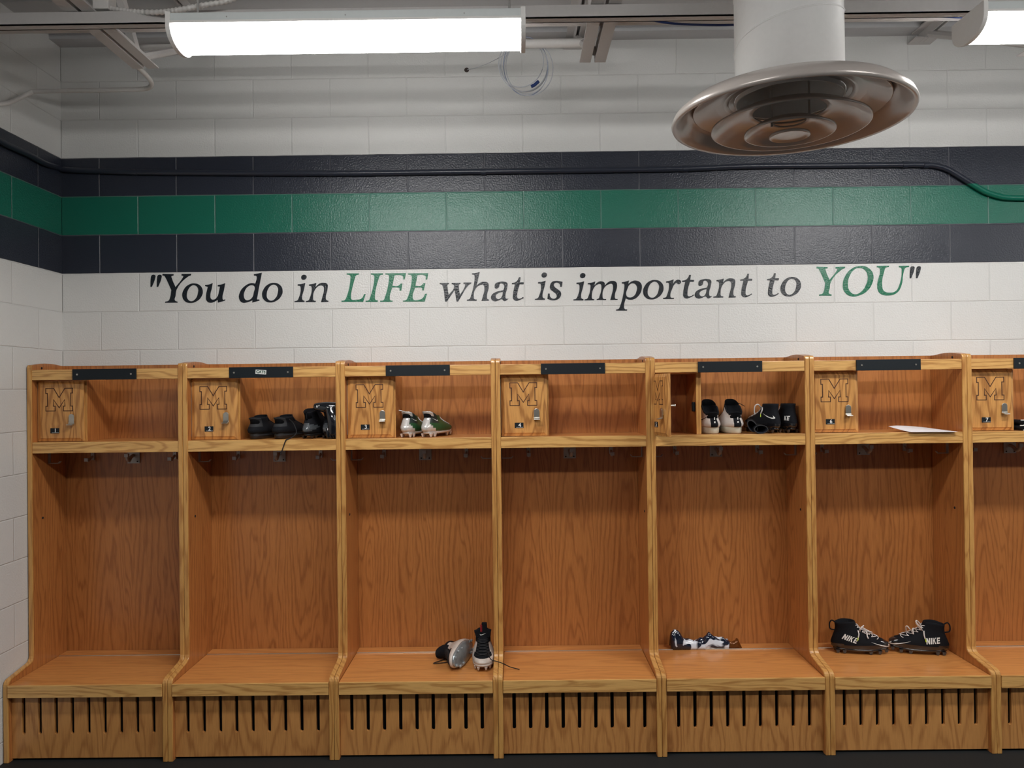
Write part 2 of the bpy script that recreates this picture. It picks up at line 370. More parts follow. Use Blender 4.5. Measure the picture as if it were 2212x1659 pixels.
# ------------------------------------------------------------------ conduits, pipes, cables
def pipe(name, pts, r, mat, label, cat, k=8, n=12, group=None):
    return tag(obj(name, MB().tube(smoothpath(pts, k), r, n).mesh(), mat, smooth=True), label, cat, group)
pts = [Vector((X0+.017, -2.2, 2.46)), Vector((X0+.017, -1.4, 2.64))]
pts = []
for px, py in ((-420, 60), (-120, 238), (0, 305), (60, 333), (95, 352)):
    D = at(px, py, -.5)-CAM; q = CAM+D*((X0+.018)/D.x); pts.append(q)
pts += [at(125, 362, -.035), at(150, 367, -.018)]
for px, py in ((290, 371.5), (500, 373.5), (740, 374.5), (900, 372.5), (1100, 370), (1300, 367.5), (1480, 364.5), (1620, 359), (1800, 357.5), (1960, 356), (2005, 356.5), (2030, 360), (2055, 370), (2105, 401), (2130, 415), (2158, 424), (2190, 427.5), (2300, 428), (2600, 428)):
    pts.append(at(px, py, -.017))
cp = obj('wall_conduit', MB().tube(smoothpath(pts, 8), .0145, 14).mesh(), MPIPE, smooth=True)
tag(cp, 'dark painted conduit along the upper charcoal band, dropping into green at right', 'conduit')
for px, py in ((290, 371.5), (1044, 371), (1480, 364.5), (1955, 356), (2000, 356.5)):
    q = at(px, py, -.017); obj('coupling', MB().cyl((q.x-.014, q.y, q.z), (q.x+.014, q.y, q.z), .0168, 14).mesh(), MPIPE, cp)
pipe('white_conduit', [at(296, 143, -.80), at(303, 150, -.74), at(316, 163, -.65), at(327, 178, -.57), at(324, 188, -.52), at(306, 192.5, -.49), at(240, 194.5, -.47), at(160, 196, -.44), at(85, 197.5, -.40), at(66, 200, -.40), at(40, 213, -.43), at(18, 222, -.47), at(-10, 226, -.52)], .0105, WPAINT,
     'bent white conduit from the left joist end across to the left wall', 'conduit')
pipe('white_pipe', [at(300, 106, -.45), at(700, 101, -.45), at(1292, 92.5, -.45)], .021, WPAINT, 'straight white pipe under the deck, passing behind the long light', 'pipe')
pipe('blue_cable', [at(1290, 37, -1.17), at(1342, 37, -1.17), at(1400, 43, -1.17), at(1470, 52, -1.17), at(1600, 53, -1.17), at(1720, 36, -1.17), at(1800, 27, -1.17), at(1860, 25.5, -1.17), at(1893, 28, -1.17), at(1920, 25, -1.17), at(1960, 27.5, -1.17), at(2000, 33, -1.17), at(2085, 38, -1.17), at(2200, 42, -1.17)], .0042, BLUE,
     'blue cable sagging below the strut behind the round duct', 'cable')
# flexible conduit and box near the left joist
fp = smoothpath([at(228, 17, -1.32), at(262, 22, -1.34), at(300, 26, -1.35), at(350, 26, -1.38), at(392, 20, -1.4), at(440, 11, -1.4), at(492, 2, -1.4), at(530, -14, -1.4)], 20)
obf = obj('flexible_conduit', MB().tube(fp, .009, 10, rfn=lambda u: .0085+.0016*math.sin(u*len(fp)*1.6)).mesh(), WPAINT, smooth=True)
tag(obf, 'ribbed white flexible conduit looping above the left end of the long light', 'conduit')
q = at(226, 9, -1.32)
jb = obj('junction_box', MB().box(q.x-.028, q.x+.028, q.y-.03, q.y+.03, q.z-.03, q.z+.045).mesh(), WPAINT, bev=.004); tag(jb, 'small white junction box on top of the channel by the left joist', 'junction box')
# cable coil hanging near the wall
ct = at(1133, 137, -.42); t = thing('cable_coil', 'grey coil of thin cable hanging at the right end of the long light', 'cable', ct)
for k in range(6):
    rx, rz = .100+.005*((k*3) % 4), .122+.005*((k*2) % 4); ang = .12*(k-2.5); pts = []
    for i in range(41):
        a = 2*PI*i/40; x = rx*math.cos(a); z = rz*math.sin(a)
        pts.append((x*math.cos(ang)-z*math.sin(ang)+.006*(k-2), .02*math.sin(a+k)+.004*k, x*math.sin(ang)+z*math.cos(ang)-.003*k))
    obj('cable_loop', MB().tube(pts, .0022, 6).mesh(), GCAB if k != 3 else plain('grey_blue_cable', (.25, .3, .42), .4), t, smooth=True)
mb = MB().tube([(.03, -.012, -.115), (.045, -.012, -.108), (.065, -.01, -.09)], .008, 8); obj('tie', mb.mesh(), BLUE, t)
hp = at(1008, 151, -.001)
mb = MB().lathe([(0, .004), (.010, .003), (.0125, 0), (0, 0)], n=20); hm = xf(mb.mesh(), Matrix.Rotation(PI/2, 4, 'X'))
tag(obj('wall_hole', hm, plain('hole_dark', (.05, .035, .03), .8), None, (hp.x, -.0005, hp.z)), 'small dark hole in the white wall under the long light', 'hole')
pipe('thin_wire', [hp+Vector((.004, -.002, 0)), at(1030, 146, -.06), at(1060, 134, -.2), at(1100, 112, -.36), at(1122, 95, -.42)], .0016, GCAB, 'thin pale wire from the wall hole up to the cable coil', 'wire')

# ------------------------------------------------------------------ painted quote on the wall
G = {}
def g(ch, base, s, *loops):
    "outline of one italic letter; lower-case c marks a sharp corner"
    out = []
    for lp in loops:
        o = []
        for tok in lp.split():
            c = tok.endswith('c'); x, y = tok.rstrip('c').split(','); o.append((float(x), float(y), c))
        out.append(o)
    G[ch] = out
g('"', 0, 0, '152,168 178,176 178,200 142,300c 126,300c 130,205 137,178', '220,168 246,176 246,200 210,300c 194,300c 198,205 205,178')
g('Y', 0, 0, '257,158c 378,162c 376,178c 354,184 358,206 398,302c 476,202 482,184 462,178c 464,160c 568,158c 565,175c 532,190 412,325 398,400 390,445 422,462c 420,472c 283,473c 285,461c 322,450 336,425 352,335c 290,200 278,182 256,176c')
g('o', 0, 0, '600,262 665,285 694,345 675,412 625,458 560,475 500,455 471,400 488,330 535,280', '603,282 640,312 642,365 615,430 568,456 530,432 521,385 540,322 570,290')
g('u', 0, 0, '718,280c 768,272 802,258c 792,315 776,395 786,432 815,438 850,410 872,340 880,297c 855,294c 858,280c 902,272 938,259c 924,335 908,420 915,440 938,434c 934,450c 858,472c 856,440c 820,462 775,472 737,452 729,405 748,300c 720,292c')
g('d', 0, 0, '1264,264c 1215,260 1145,296 1096,362 1088,425 1122,470 1168,470 1234,446c 1230,471c 1312,449c 1306,436c 1286,436 1288,405 1336,147c 1300,153 1248,163c 1250,178c 1276,182 1280,205', '1228,282 1256,298 1248,360 1234,410 1200,440 1162,442 1140,400 1150,345 1185,297')
g('i', 0, 0, '1725,272c 1770,268 1808,257c 1795,320 1773,425 1780,443 1800,452c 1798,465c 1690,465c 1690,455c 1720,447 1736,420 1757,315 1750,292 1724,288c', '1797,168 1820,182 1817,208 1795,223 1770,218 1762,195 1773,175')
g('n', 0, 0, '1848,274c 1888,268 1928,257c 1918,302c 1965,262 2005,255 2045,268 2050,312 2030,415 2036,442 2060,452c 2056,463c 1978,466c 1990,420 2010,330 2003,295 1970,285 1912,332 1892,420 1898,445 1922,452c 1920,465c 1812,465c 1812,455c 1842,446 1856,420 1877,322 1870,294 1846,288c')
g('L', 0, 0, '145,153c 280,153c 278,167c 247,176 235,205 192,415 200,437 250,439 308,425 335,378c 352,378c 325,462c 88,462c 90,450c 122,445 140,420 186,205 180,176 145,167c')
g('I', 0, 0, '408,153c 542,153c 540,167c 510,175 495,205 452,415 460,442 485,448c 482,462c 350,462c 350,450c 385,445 400,415 445,205 438,174 408,167c')
g('F', 0, 0, '565,153c 790,150c 775,220c 757,220c 755,185 735,174 665,174c 642,288c 705,288 732,264c 752,264c 738,342c 718,340c 720,316 700,308 638,309c 613,420 620,445 645,450c 643,462c 508,462c 510,450c 545,445 560,415 605,205 600,174 565,167c')
g('E', 0, 0, '810,153c 1032,150c 1020,220c 1002,220c 1002,185 980,172 914,172c 892,288c 950,288 980,260c 1000,260c 982,338c 965,338c 965,315 945,308 888,309c 862,415 875,440 920,441 967,425 997,376c 1018,374c 992,460c 755,460c 757,450c 790,443 808,415 852,205 845,174 812,167c')
g('w', 0, 0, '1155,257c 1258,257c 1255,270c 1237,277 1240,305 1252,388c 1312,298 1302,275 1285,270c 1285,257c 1382,255c 1380,268c 1364,276 1363,305 1376,388c 1430,290 1430,272 1412,267c 1415,252c 1500,252c 1495,266c 1470,280 1355,460c 1338,460c 1318,335c 1232,460c 1213,460c 1190,300 1178,276 1155,270c')
g('h', 0, 0, '1505,153c 1550,148 1590,137c 1557,283c 1595,255 1635,245 1678,255 1688,292 1668,405 1674,432 1690,438c 1688,450c 1608,452c 1622,410 1640,312 1628,278 1592,282 1545,320 1525,408 1532,432 1558,438c 1555,452c 1450,452c 1450,440c 1478,432 1492,406 1535,195 1528,171 1505,166c')
g('a', 0, 0, '1752,298 1760,265 1800,247 1850,243 1888,258 1888,310 1869,395 1878,428 1903,425c 1885,445 1855,455 1830,434 1790,450 1745,455 1714,430 1718,392 1765,356 1846,336c 1856,292 1838,266 1808,268 1800,300 1778,318 1756,314', '1842,353c 1790,370 1764,398 1774,425 1804,430 1830,404')
g('t', 0, 0, '2016,195c 2034,195c 2027,250c 2070,250c 2065,272c 2022,272c 1996,395 2003,425 2035,425 2062,408c 2066,420c 2030,440 1985,452 1954,432 1950,395 1972,272c 1937,272c 1940,258c 1975,250 2003,225')
g('s', 0, 0, '300,235 345,238 378,245c 370,300c 352,300c 345,268 315,254 286,268 289,295 325,325 360,360 356,405 320,438 265,446 213,430c 220,372c 238,372c 245,408 275,428 310,415 311,385 280,355 244,322 243,280 265,245')
g('m', 0, 0, '652,258c 700,252 735,240c 722,285c 765,247 800,240 833,255 835,287c 875,248 915,235 958,247 970,285 945,400 952,428 978,431c 975,440c 895,442c 906,405 926,300 916,270 885,270 830,312 812,400 820,428 852,432c 850,442c 748,442c 748,432c 770,425 780,400 802,300 792,272 760,272 715,316 695,405 700,428 723,434c 720,446c 615,446c 617,436c 645,428 658,405 682,300 678,277 652,272c')
g('p', 0, 0, '1020,250c 1060,243 1100,230c 1092,266c 1130,240 1180,232 1230,262 1238,320 1205,395 1150,435 1095,438 1064,425c 1045,515 1053,540 1080,545c 1078,558c 958,558c 960,546c 985,540 1002,512 1050,290 1045,269 1021,264c', '1142,262 1180,287 1180,350 1150,400 1108,415 1074,398 1086,312 1106,277')
g('r', 0, 0, '1503,240c 1545,232 1585,218c 1576,268c 1605,232 1640,222 1664,240 1655,266 1630,270 1614,259 1590,277 1568,322 1548,395 1555,415 1588,419c 1586,432c 1468,432c 1470,420c 1500,412 1512,390 1535,288 1530,259 1503,254c')
g('O', 0, 0, '1500,72 1590,95 1640,165 1635,245 1580,340 1490,393 1400,402 1330,355 1310,280 1338,180 1410,100', '1495,95 1553,120 1580,180 1565,270 1512,350 1440,380 1387,348 1365,275 1385,180 1440,110')
g('U', 0, 0, '1680,72c 1812,70c 1810,85c 1775,95 1762,125 1738,290 1758,345 1820,362 1885,345 1922,285 1950,125 1944,95 1918,88c 1920,72c 2030,70c 2028,85c 1990,95 1975,125 1945,290 1900,363 1810,393 1717,372 1685,310 1715,125 1708,96 1680,87c')
SC = 440/2212
WORDS = [('opening quote and You', BLK, 'the word You with its opening quote mark, black', [('"', 300, 0, 0), ('Y', 300, 0, 0), ('o', 300, 0, 0), ('u', 300, 0, 0)]),
 ('do', BLK, None, [('d', 300, 0, 0), ('o', 300, 867, -6)]), ('in', BLK, None, [('i', 300, 0, 0), ('n', 300, 0, 0)]),
 ('LIFE', GRN, 'green capital word LIFE', [('L', 720, 0, 0), ('I', 720, 0, 0), ('F', 720, 0, 0), ('E', 720, 0, 0)]),
 ('what', BLK, None, [('w', 720, 0, 0), ('h', 720, 0, 0), ('a', 720, 0, 0), ('t', 720, 0, 0)]),
 ('is', BLK, None, [('i', 1140, -1613, -24), ('s', 1140, 0, 0)]),
 ('important', BLK, None, [('i', 1140, -1195, -18), ('m', 1140, 0, 0), ('p', 1140, 0, 0), ('o', 1140, 781, -38), ('r', 1140, 0, 0), ('t', 1140, -262, -26), ('a', 1140, 101, -29), ('n', 1140, 202, -48)]),
 ('t', BLK, None, [('t', 1560, -1742, -38)]),
 ('to', BLK, None, [('t', 1560, -1452, -43), ('o', 1560, 162, -70)]),
 ('YOU', GRN, 'green capital word YOU', [('Y', 1560, 768, -77), ('O', 1560, 0, 0), ('U', 1560, 0, 0)]),
 ('"', BLK, None, [('"', 1560, 1910, -92)])]
WORDS[6][3].extend([('t', 1560, -1742, -38)]); WORDS.pop(7)
qt = thing('wall_quote', 'italic black and green quotation lettering on the white wall above the lockers', 'lettering', (0, -.0012, 2.2))
for nm, mt, lb, seq in WORDS:
    ms = []
    for ch, off, dx, dy in seq:
        lp = []
        for loop in G[ch]:
            o = []
            for x, y, c in loop:
                q = at(off+(x+dx)*SC, 560+(y+dy)*SC, -.0012); o.append((q.x, q.z-2.2, c))
            lp.append(o)
        ms.append(xf(curve_mesh(lp, .0007), FRONT))
    o = obj('closing_quote_mark' if nm == '"' else 'word', join(ms, None), mt, qt)
    if lb: o['label'] = lb
# ------------------------------------------------------------------ lockers
TH = .0222
def arc(cx, cy, r, a0, a1, n=6): return [(cx+r*math.cos(a0+(a1-a0)*i/n), cy+r*math.sin(a0+(a1-a0)*i/n)) for i in range(n+1)]
FRP = [(DL, .0)]+[(DL, .352), (DL+.001, .362), (DL+.005, .371), (DL+.014, .378), (DL+.024, .382)]
FRP += [(DU-.024, .403), (DU-.012, .408), (DU-.004, .416), (DU, .428), (DU, 1.828), (DU+.003, 1.836), (DU+.010, 1.842)]
def off(p): return (p[0]+.010, p[1]-(.008 if .36 < p[1] < .43 else 0))
INN = [off(p) for p in FRP[:-1]]+[(DU+.010, 1.842)]
TOPB = [(-.27, 1.845), (-.235, 1.850), (-.20, 1.853), (-.15, 1.853), (-.11, 1.851), (-.08, 1.848), (-.05, 1.846), (-.004, 1.846)]
EMB = [(360,352),(545,352),(657,545),(780,352),(960,352),(960,475),(918,475),(918,740),(960,740),(960,860),(740,860),(740,740),(775,740),(775,620),(657,800),(540,620),(540,740),(580,740),(580,860),(360,860),(360,740),(395,740),(395,480),(360,480)]
def inset(poly, d):
    n = len(poly); out = []
    for i in range(n):
        p0, p1, p2 = Vector(poly[i-1]), Vector(poly[i]), Vector(poly[(i+1) % n])
        a = (p1-p0).normalized(); b = (p2-p1).normalized(); na = Vector((-a.y, a.x)); nb = Vector((-b.y, b.x))
        m = (na+nb); m = m/max(.35, m.dot(na)) if m.length > 1e-6 else na
        out.append(tuple(p1+m*d))
    return out
def emblem_mesh():
    P = [((x-360)*.136/600, (860-y)*.136/600*1.0) for x, y in EMB]
    I1, I2 = inset(P, .0040), inset(P, -.0040)
    area = lambda q: abs(sum(q[i-1][0]*q[i][1]-q[i][0]*q[i-1][1] for i in range(len(q))))
    I = I1 if area(I1) < area(I2) else I2
    return xf(curve_mesh([P, I], .0003), FRONT)
EMBM = emblem_mesh()
LABELS = ['oak locker 1, against the left wall, its shelf empty', 'oak locker 2, black shoes on its shelf and a small sticker on its nameplate',
 'oak locker 3, green and white cleats on its shelf', 'oak locker 4, door shut, shelf and bench empty', 'oak locker 5, its small shelf door standing open',
 'oak locker 6, a sheet of paper on its shelf', 'oak locker 7, cut by the right edge of the photo']
def make_locker(j):
    w = SEAM[j+1]-SEAM[j]; g = .0006
    t = thing('locker', LABELS[j], 'locker', (SEAM[j], 0, 0), 0, 'row of open oak sports lockers')
    for s, x0 in ((0, g), (1, w-TH-g)):
        pts = [(-.004, 0)]+[(INN[0][0], 0)]+INN[1:]+TOPB
        p = obj('side_panel', MB().prism(pts, 'X', x0+.0008, x0+TH-.0008).mesh(), VEN, t)
        obj('edge_trim', MB().prism(FRP+INN[::-1], 'X', x0, x0+TH).mesh(), OAKZ, p, bev=.0035)
        xi = x0+TH if s == 0 else x0; sg = 1 if s == 0 else -1; mb = MB()
        for yy, zz in ((-.225, 1.085), (-.225, 1.829)): mb.cyl((xi-sg*.002, yy, zz), (xi+sg*.0012, yy, zz), .006, 12)
        obj('bolt_cap', mb.mesh(), DARKV, p)
    a, b = TH+g, w-TH-g; c = (a+b)/2
    obj('back_panel', MB().box(a, b, DB+.002, -.006, .02, 1.846).mesh(), VEN, t)
    obj('header', MB().box(a, b, DU+.004, DU+.026, 1.768, 1.818).mesh(), OAKX, t, bev=.0015)
    # nameplate
    pc = c+.001; np_ = obj('nameplate', MB().box(pc-.1555, pc+.1555, DU-.003, DU+.0035, 1.7665, 1.8195).mesh(), PLATE, t, bev=.001)
    for s in (-1, 1): obj('screw', MB().cyl((pc+s*.131, DU-.0015, 1.793), (pc+s*.131, DU-.0055, 1.793), .0042, 14).mesh(), STEEL, np_)
    if j == 1:
        st = curve_mesh([[(-.026, -.0105), (.026, -.0105), (.026, .0105), (-.026, .0105)]], .0004)
        tx = text_mesh('CATS', .0185, .0003, bold=.0006); xf(tx, Matrix.Translation((0, 0, .0006)))
        me = xf(join([st, tx], None), Matrix.Rotation(-.07, 4, 'Z')); me = xf(me, FRONT)
        s_ = obj('sticker', me, [LETT, plain('sticker_ink', (.01, .07, .04), .5)], np_, (pc+.0, DU-.0042, 1.7945)); s_['label'] = 'small white sticker reading CATS'
    # shelf
    sh = obj('shelf', MB().box(a, b, DU+.026, DB, 1.443, 1.464).mesh(), VENX, t)
    obj('shelf_edge', MB().box(a, b, DU+.004, DU+.0258, 1.411, 1.4645).mesh(), OAKX, sh, bev=.0015)
    obj('divider', MB().box(a+.213, a+.236, -.243, DB, 1.4645, 1.768).mesh(), VEN, t)
    obj('divider_trim', MB().box(a+.2125, a+.2365, -.2475, -.243, 1.4645, 1.768).mesh(), OAKZ, t, bev=.001)
    obj('cubby_top', MB().box(a, a+.213, -.243, DB, 1.762, 1.775).mesh(), VENX, t)
    # little door
    op = (j == 4); D = Vector((a+.0025, -.2495, 1.4665)); dw, dh = .2265, .2955
    mb = MB(); mb.box(0, dw, -.012, 0, 0, dh)
    q = .006; ins = [(0, 0), (dw, 0), (dw, dh), (0, dh)]; r = .0145
    lo = [(r, r), (dw-r, r), (dw-r, dh-r), (r, dh-r)]; o1 = [(q*.2, q*.2), (dw-q*.2, q*.2), (dw-q*.2, dh-q*.2), (q*.2, dh-q*.2)]
    vs = [(x, -.012, z) for x, z in o1]+[(x, -.0175, z) for x, z in lo]+[(x+(.0012 if x < .1 else -.0012), -.0195, z+(.0012 if z < .1 else -.0012)) for x, z in lo]
    mb.add(vs, [(i, (i+1) % 4, 4+(i+1) % 4, 4+i) for i in range(4)]+[(4+i, 4+(i+1) % 4, 8+(i+1) % 4, 8+i) for i in range(4)]+[(8, 9, 10, 11)])
    d = obj('cubby_door', mb.mesh(), OAKD, t, D); d.rotation_euler = (0, 0, -math.radians(80) if op else 0)
    if op: d['label'] = 'small oak door standing open'
    obj('emblem', EMBM, BURN if not EMBM.materials else None, d, (.042, -.0198, .148))['label'] = 'burnt block letter M outline'
    mb = MB().box(.066, .109, -.0212, -.0194, .040, .0655)
    tx = text_mesh(str(j+1), .0262, .0004, bold=.0004); xf(tx, Matrix.Translation((.0905, .0532, 0)) ); tx = xf(tx, FRONT); xf(tx, Matrix.Translation((0, -.0215, 0)))
    ln = MB().box(.073, .107, -.0218, -.0213, .0425, .0435).mesh()
    n_ = obj('number_plate', join([mb.mesh(), tx, ln], None), [PLATE, LETT, LETT], d); n_['label'] = 'black plate with number %d' % (j+1)
    # lift latch
    P = [(.160, .092)]+[(.1735+.0135*math.cos(a_), .121+.0135*math.sin(a_)) for a_ in [PI-PI*i/10 for i in range(11)]]+[(.187, .092)]
    mb = MB().prism([(x, z) for x, z in P], 'Y', -.0285, -.0245); mb.box(.163, .184, -.0245, -.019, .10, .124)
    lip = [(-.0245, .092), (-.0285, .092), (-.030, .0875), (-.048, .0835), (-.049, .0800), (-.028, .0825), (-.0245, .086)]
    mb.prism(lip, 'X', .159, .188)
    obj('latch', mb.mesh(), STEEL, d, bev=.001)
    mb = MB().cyl((-.001, .001, .015), (-.001, .001, dh-.015), .0035, 10).box(-.0023, -.0012, -.010, .006, .015, dh-.015)
    obj('hinge', mb.mesh(), DSTEEL, d)
    mb = MB().cyl((dw-.02, .0, .145), (dw-.02, .026, .145), .0045, 10).cyl((dw-.02, .024, .145), (dw-.02, .030, .145), .007, 10); obj('door_bolt', mb.mesh(), STEEL, d)
    if op:
        obj('strike', MB().box(a+.2, a+.2128, -.228, -.195, 1.575, 1.622).mesh(), PLATE, t, bev=.004)
    # bench
    obj('rear_rail', MB().box(a, b, -.104, DB, .335, .3592).mesh(), VENX, t)
    obj('piano_hinge', MB().cyl((a+.004, -.1055, .3592), (b-.004, -.1055, .3592), .0028, 8).mesh(), plain('hinge_brass_nickel', (.62, .56, .48), .3, 1), t)
    se = obj('bench_lid', MB().box(a+.0012, b-.0012, DL+.006, -.107, .338, .3575).mesh(), VENX, t)
    obj('bench_edge', MB().box(a+.0012, b-.0012, DL-.004, DL+.0058, .3015, .3578).mesh(), OAKX, se, bev=.0012)
    lp = [[(a, .010), (b, .010), (b, .337), (a, .337)]]; cx0 = c-4*.0756
    for k in range(9):
        x = cx0+k*.0756; r = .0082
        lp.append([(x+r*math.cos(q_), .128+r*math.sin(q_)) for q_ in [PI+PI*i/6 for i in range(7)]]+[(x+r*math.cos(q_), .284+r*math.sin(q_)) for q_ in [PI*i/6 for i in range(7)]])
    me = xf(curve_mesh(lp, .0075), FRONT); obj('slotted_panel', me, VENS, t, (0, DL+.037, 0))
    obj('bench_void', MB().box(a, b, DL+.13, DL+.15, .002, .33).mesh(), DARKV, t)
    # hooks
    mb = MB().box(c-.032, c+.032, DB-.004, DB, 1.333, 1.404)
    for sx in (-1, 1): mb.box(c+sx*.022-.006, c+sx*.022+.006, DB-.006, DB-.004, 1.337, 1.352)
    mb.tube(smoothpath([(c, DB-.004, 1.375), (c, DB-.03, 1.368), (c+.002, DB-.055, 1.352), (c+.004, DB-.075, 1.362), (c+.004, DB-.082, 1.378)], 4), .009, 10)
    mb.box(c-.006, c+.014, DB-.09, DB-.074, 1.372, 1.390)
    hk = obj('double_hook', mb.mesh(), DSTEEL, t, bev=.0015)
    mb = MB()
    for sx in (-1, 1): mb.cyl((c+sx*.021, DB-.0055, 1.343), (c+sx*.021, DB-.0066, 1.343), .004, 10)
    obj('screw_hole', mb.mesh(), DARKV, hk)
    for sx in (-1, 1):
        x = c+sx*.215; mb = MB().box(x-.0095, x+.0095, DB-.004, DB, 1.352, 1.404)
        mb.tube(smoothpath([(x, DB-.003, 1.372), (x, DB-.02, 1.362), (x, DB-.04, 1.350), (x, DB-.052, 1.356)], 4), .006, 8); mb.box(x-.010, x+.010, DB-.066, DB-.050, 1.350, 1.368)
        h = obj('coat_hook', mb.mesh(), DSTEEL, t, bev=.001)
        obj('screw_hole', MB().cyl((x, DB-.0035, 1.392), (x, DB-.0049, 1.392), .0038, 10).mesh(), DARKV, h)
        xi = a if sx < 0 else b; sg = -sx
        mb = MB().box(min(xi, xi+sg*.003), max(xi, xi+sg*.003), -.180, -.160, 1.352, 1.415)
        mb.box(min(xi, xi+sg*.05), max(xi, xi+sg*.05), -.179, -.161, 1.349, 1.353)
        mb.add([(xi+sg*.046, -.179, 1.349), (xi+sg*.056, -.179, 1.361), (xi+sg*.059, -.179, 1.360), (xi+sg*.050, -.179, 1.349), (xi+sg*.046, -.161, 1.349), (xi+sg*.056, -.161, 1.361), (xi+sg*.059, -.161, 1.360), (xi+sg*.050, -.161, 1.349)],
               [(0, 1, 2, 3), (7, 6, 5, 4), (0, 4, 5, 1), (1, 5, 6, 2), (2, 6, 7, 3), (3, 7, 4, 0)])
        obj('side_hook', mb.mesh(), DSTEEL, t)
    return t
for j in range(7): make_locker(j)
# ------------------------------------------------------------------ shoes
FAB = plain('black_knit', (.006, .007, .010), .8, noise=.4, nscale=500, bump=.4, spec=.2)
FABG = plain('charcoal_knit', (.022, .024, .028), .7, noise=.3, nscale=400, bump=.4)
BSOLE = plain('black_rubber', (.012, .012, .013), .42, noise=.2)
BGLOS = plain('black_gloss_shell', (.010, .010, .012), .14, noise=.1, coat=.8)
GGLOS = plain('grey_gloss_heel', (.09, .10, .11), .2, .2, noise=.2, coat=.5)
WKNIT = plain('white_synthetic', (.62, .57, .54), .5, noise=.1, nscale=90)
WSOLE = plain('pale_sole', (.60, .60, .50), .35, noise=.12, nscale=30)
WCHR = plain('silver_white_plate', (.66, .64, .62), .25, .35, noise=.25, nscale=40)
GVEN = plain('green_upper', (.022, .085, .030), .35, noise=.3, nscale=60)
SILV = plain('silver_grey_sole', (.34, .38, .40), .22, .5, noise=.5, nscale=25, bump=1.0)
DIRTW = plain('scuffed_white', (.60, .53, .48), .4, noise=.3, nscale=35)
LACEB = plain('black_lace', (.008, .008, .010), .8)
LACEW = plain('white_lace', (.72, .68, .66), .7)
RED = plain('red_tab', (.35, .012, .02), .6)
YEL = plain('neon_tip', (.55, .75, .05), .5)
XF = [(0, .975), (.10, 1.0), (.2, .985), (.3, .93), (.42, .82), (.55, .70), (.68, .60), (.8, .53), (.9, .495), (1, .48)]
WD = [(0, .92), (.12, 1.0), (.25, 1.0), (.4, .92), (.55, .80), (.7, .70), (.85, .69), (1, .72)]
XBK = [(0, .012), (.12, -.008), (.3, -.012), (.5, .004), (.7, .022), (.85, .022), (1, .008)]
def lerp(tab, t):
    for (a, b), (c, d) in zip(tab, tab[1:]):
        if t <= c: return b+(d-b)*(t-a)/(c-a)
    return tab[-1][1]
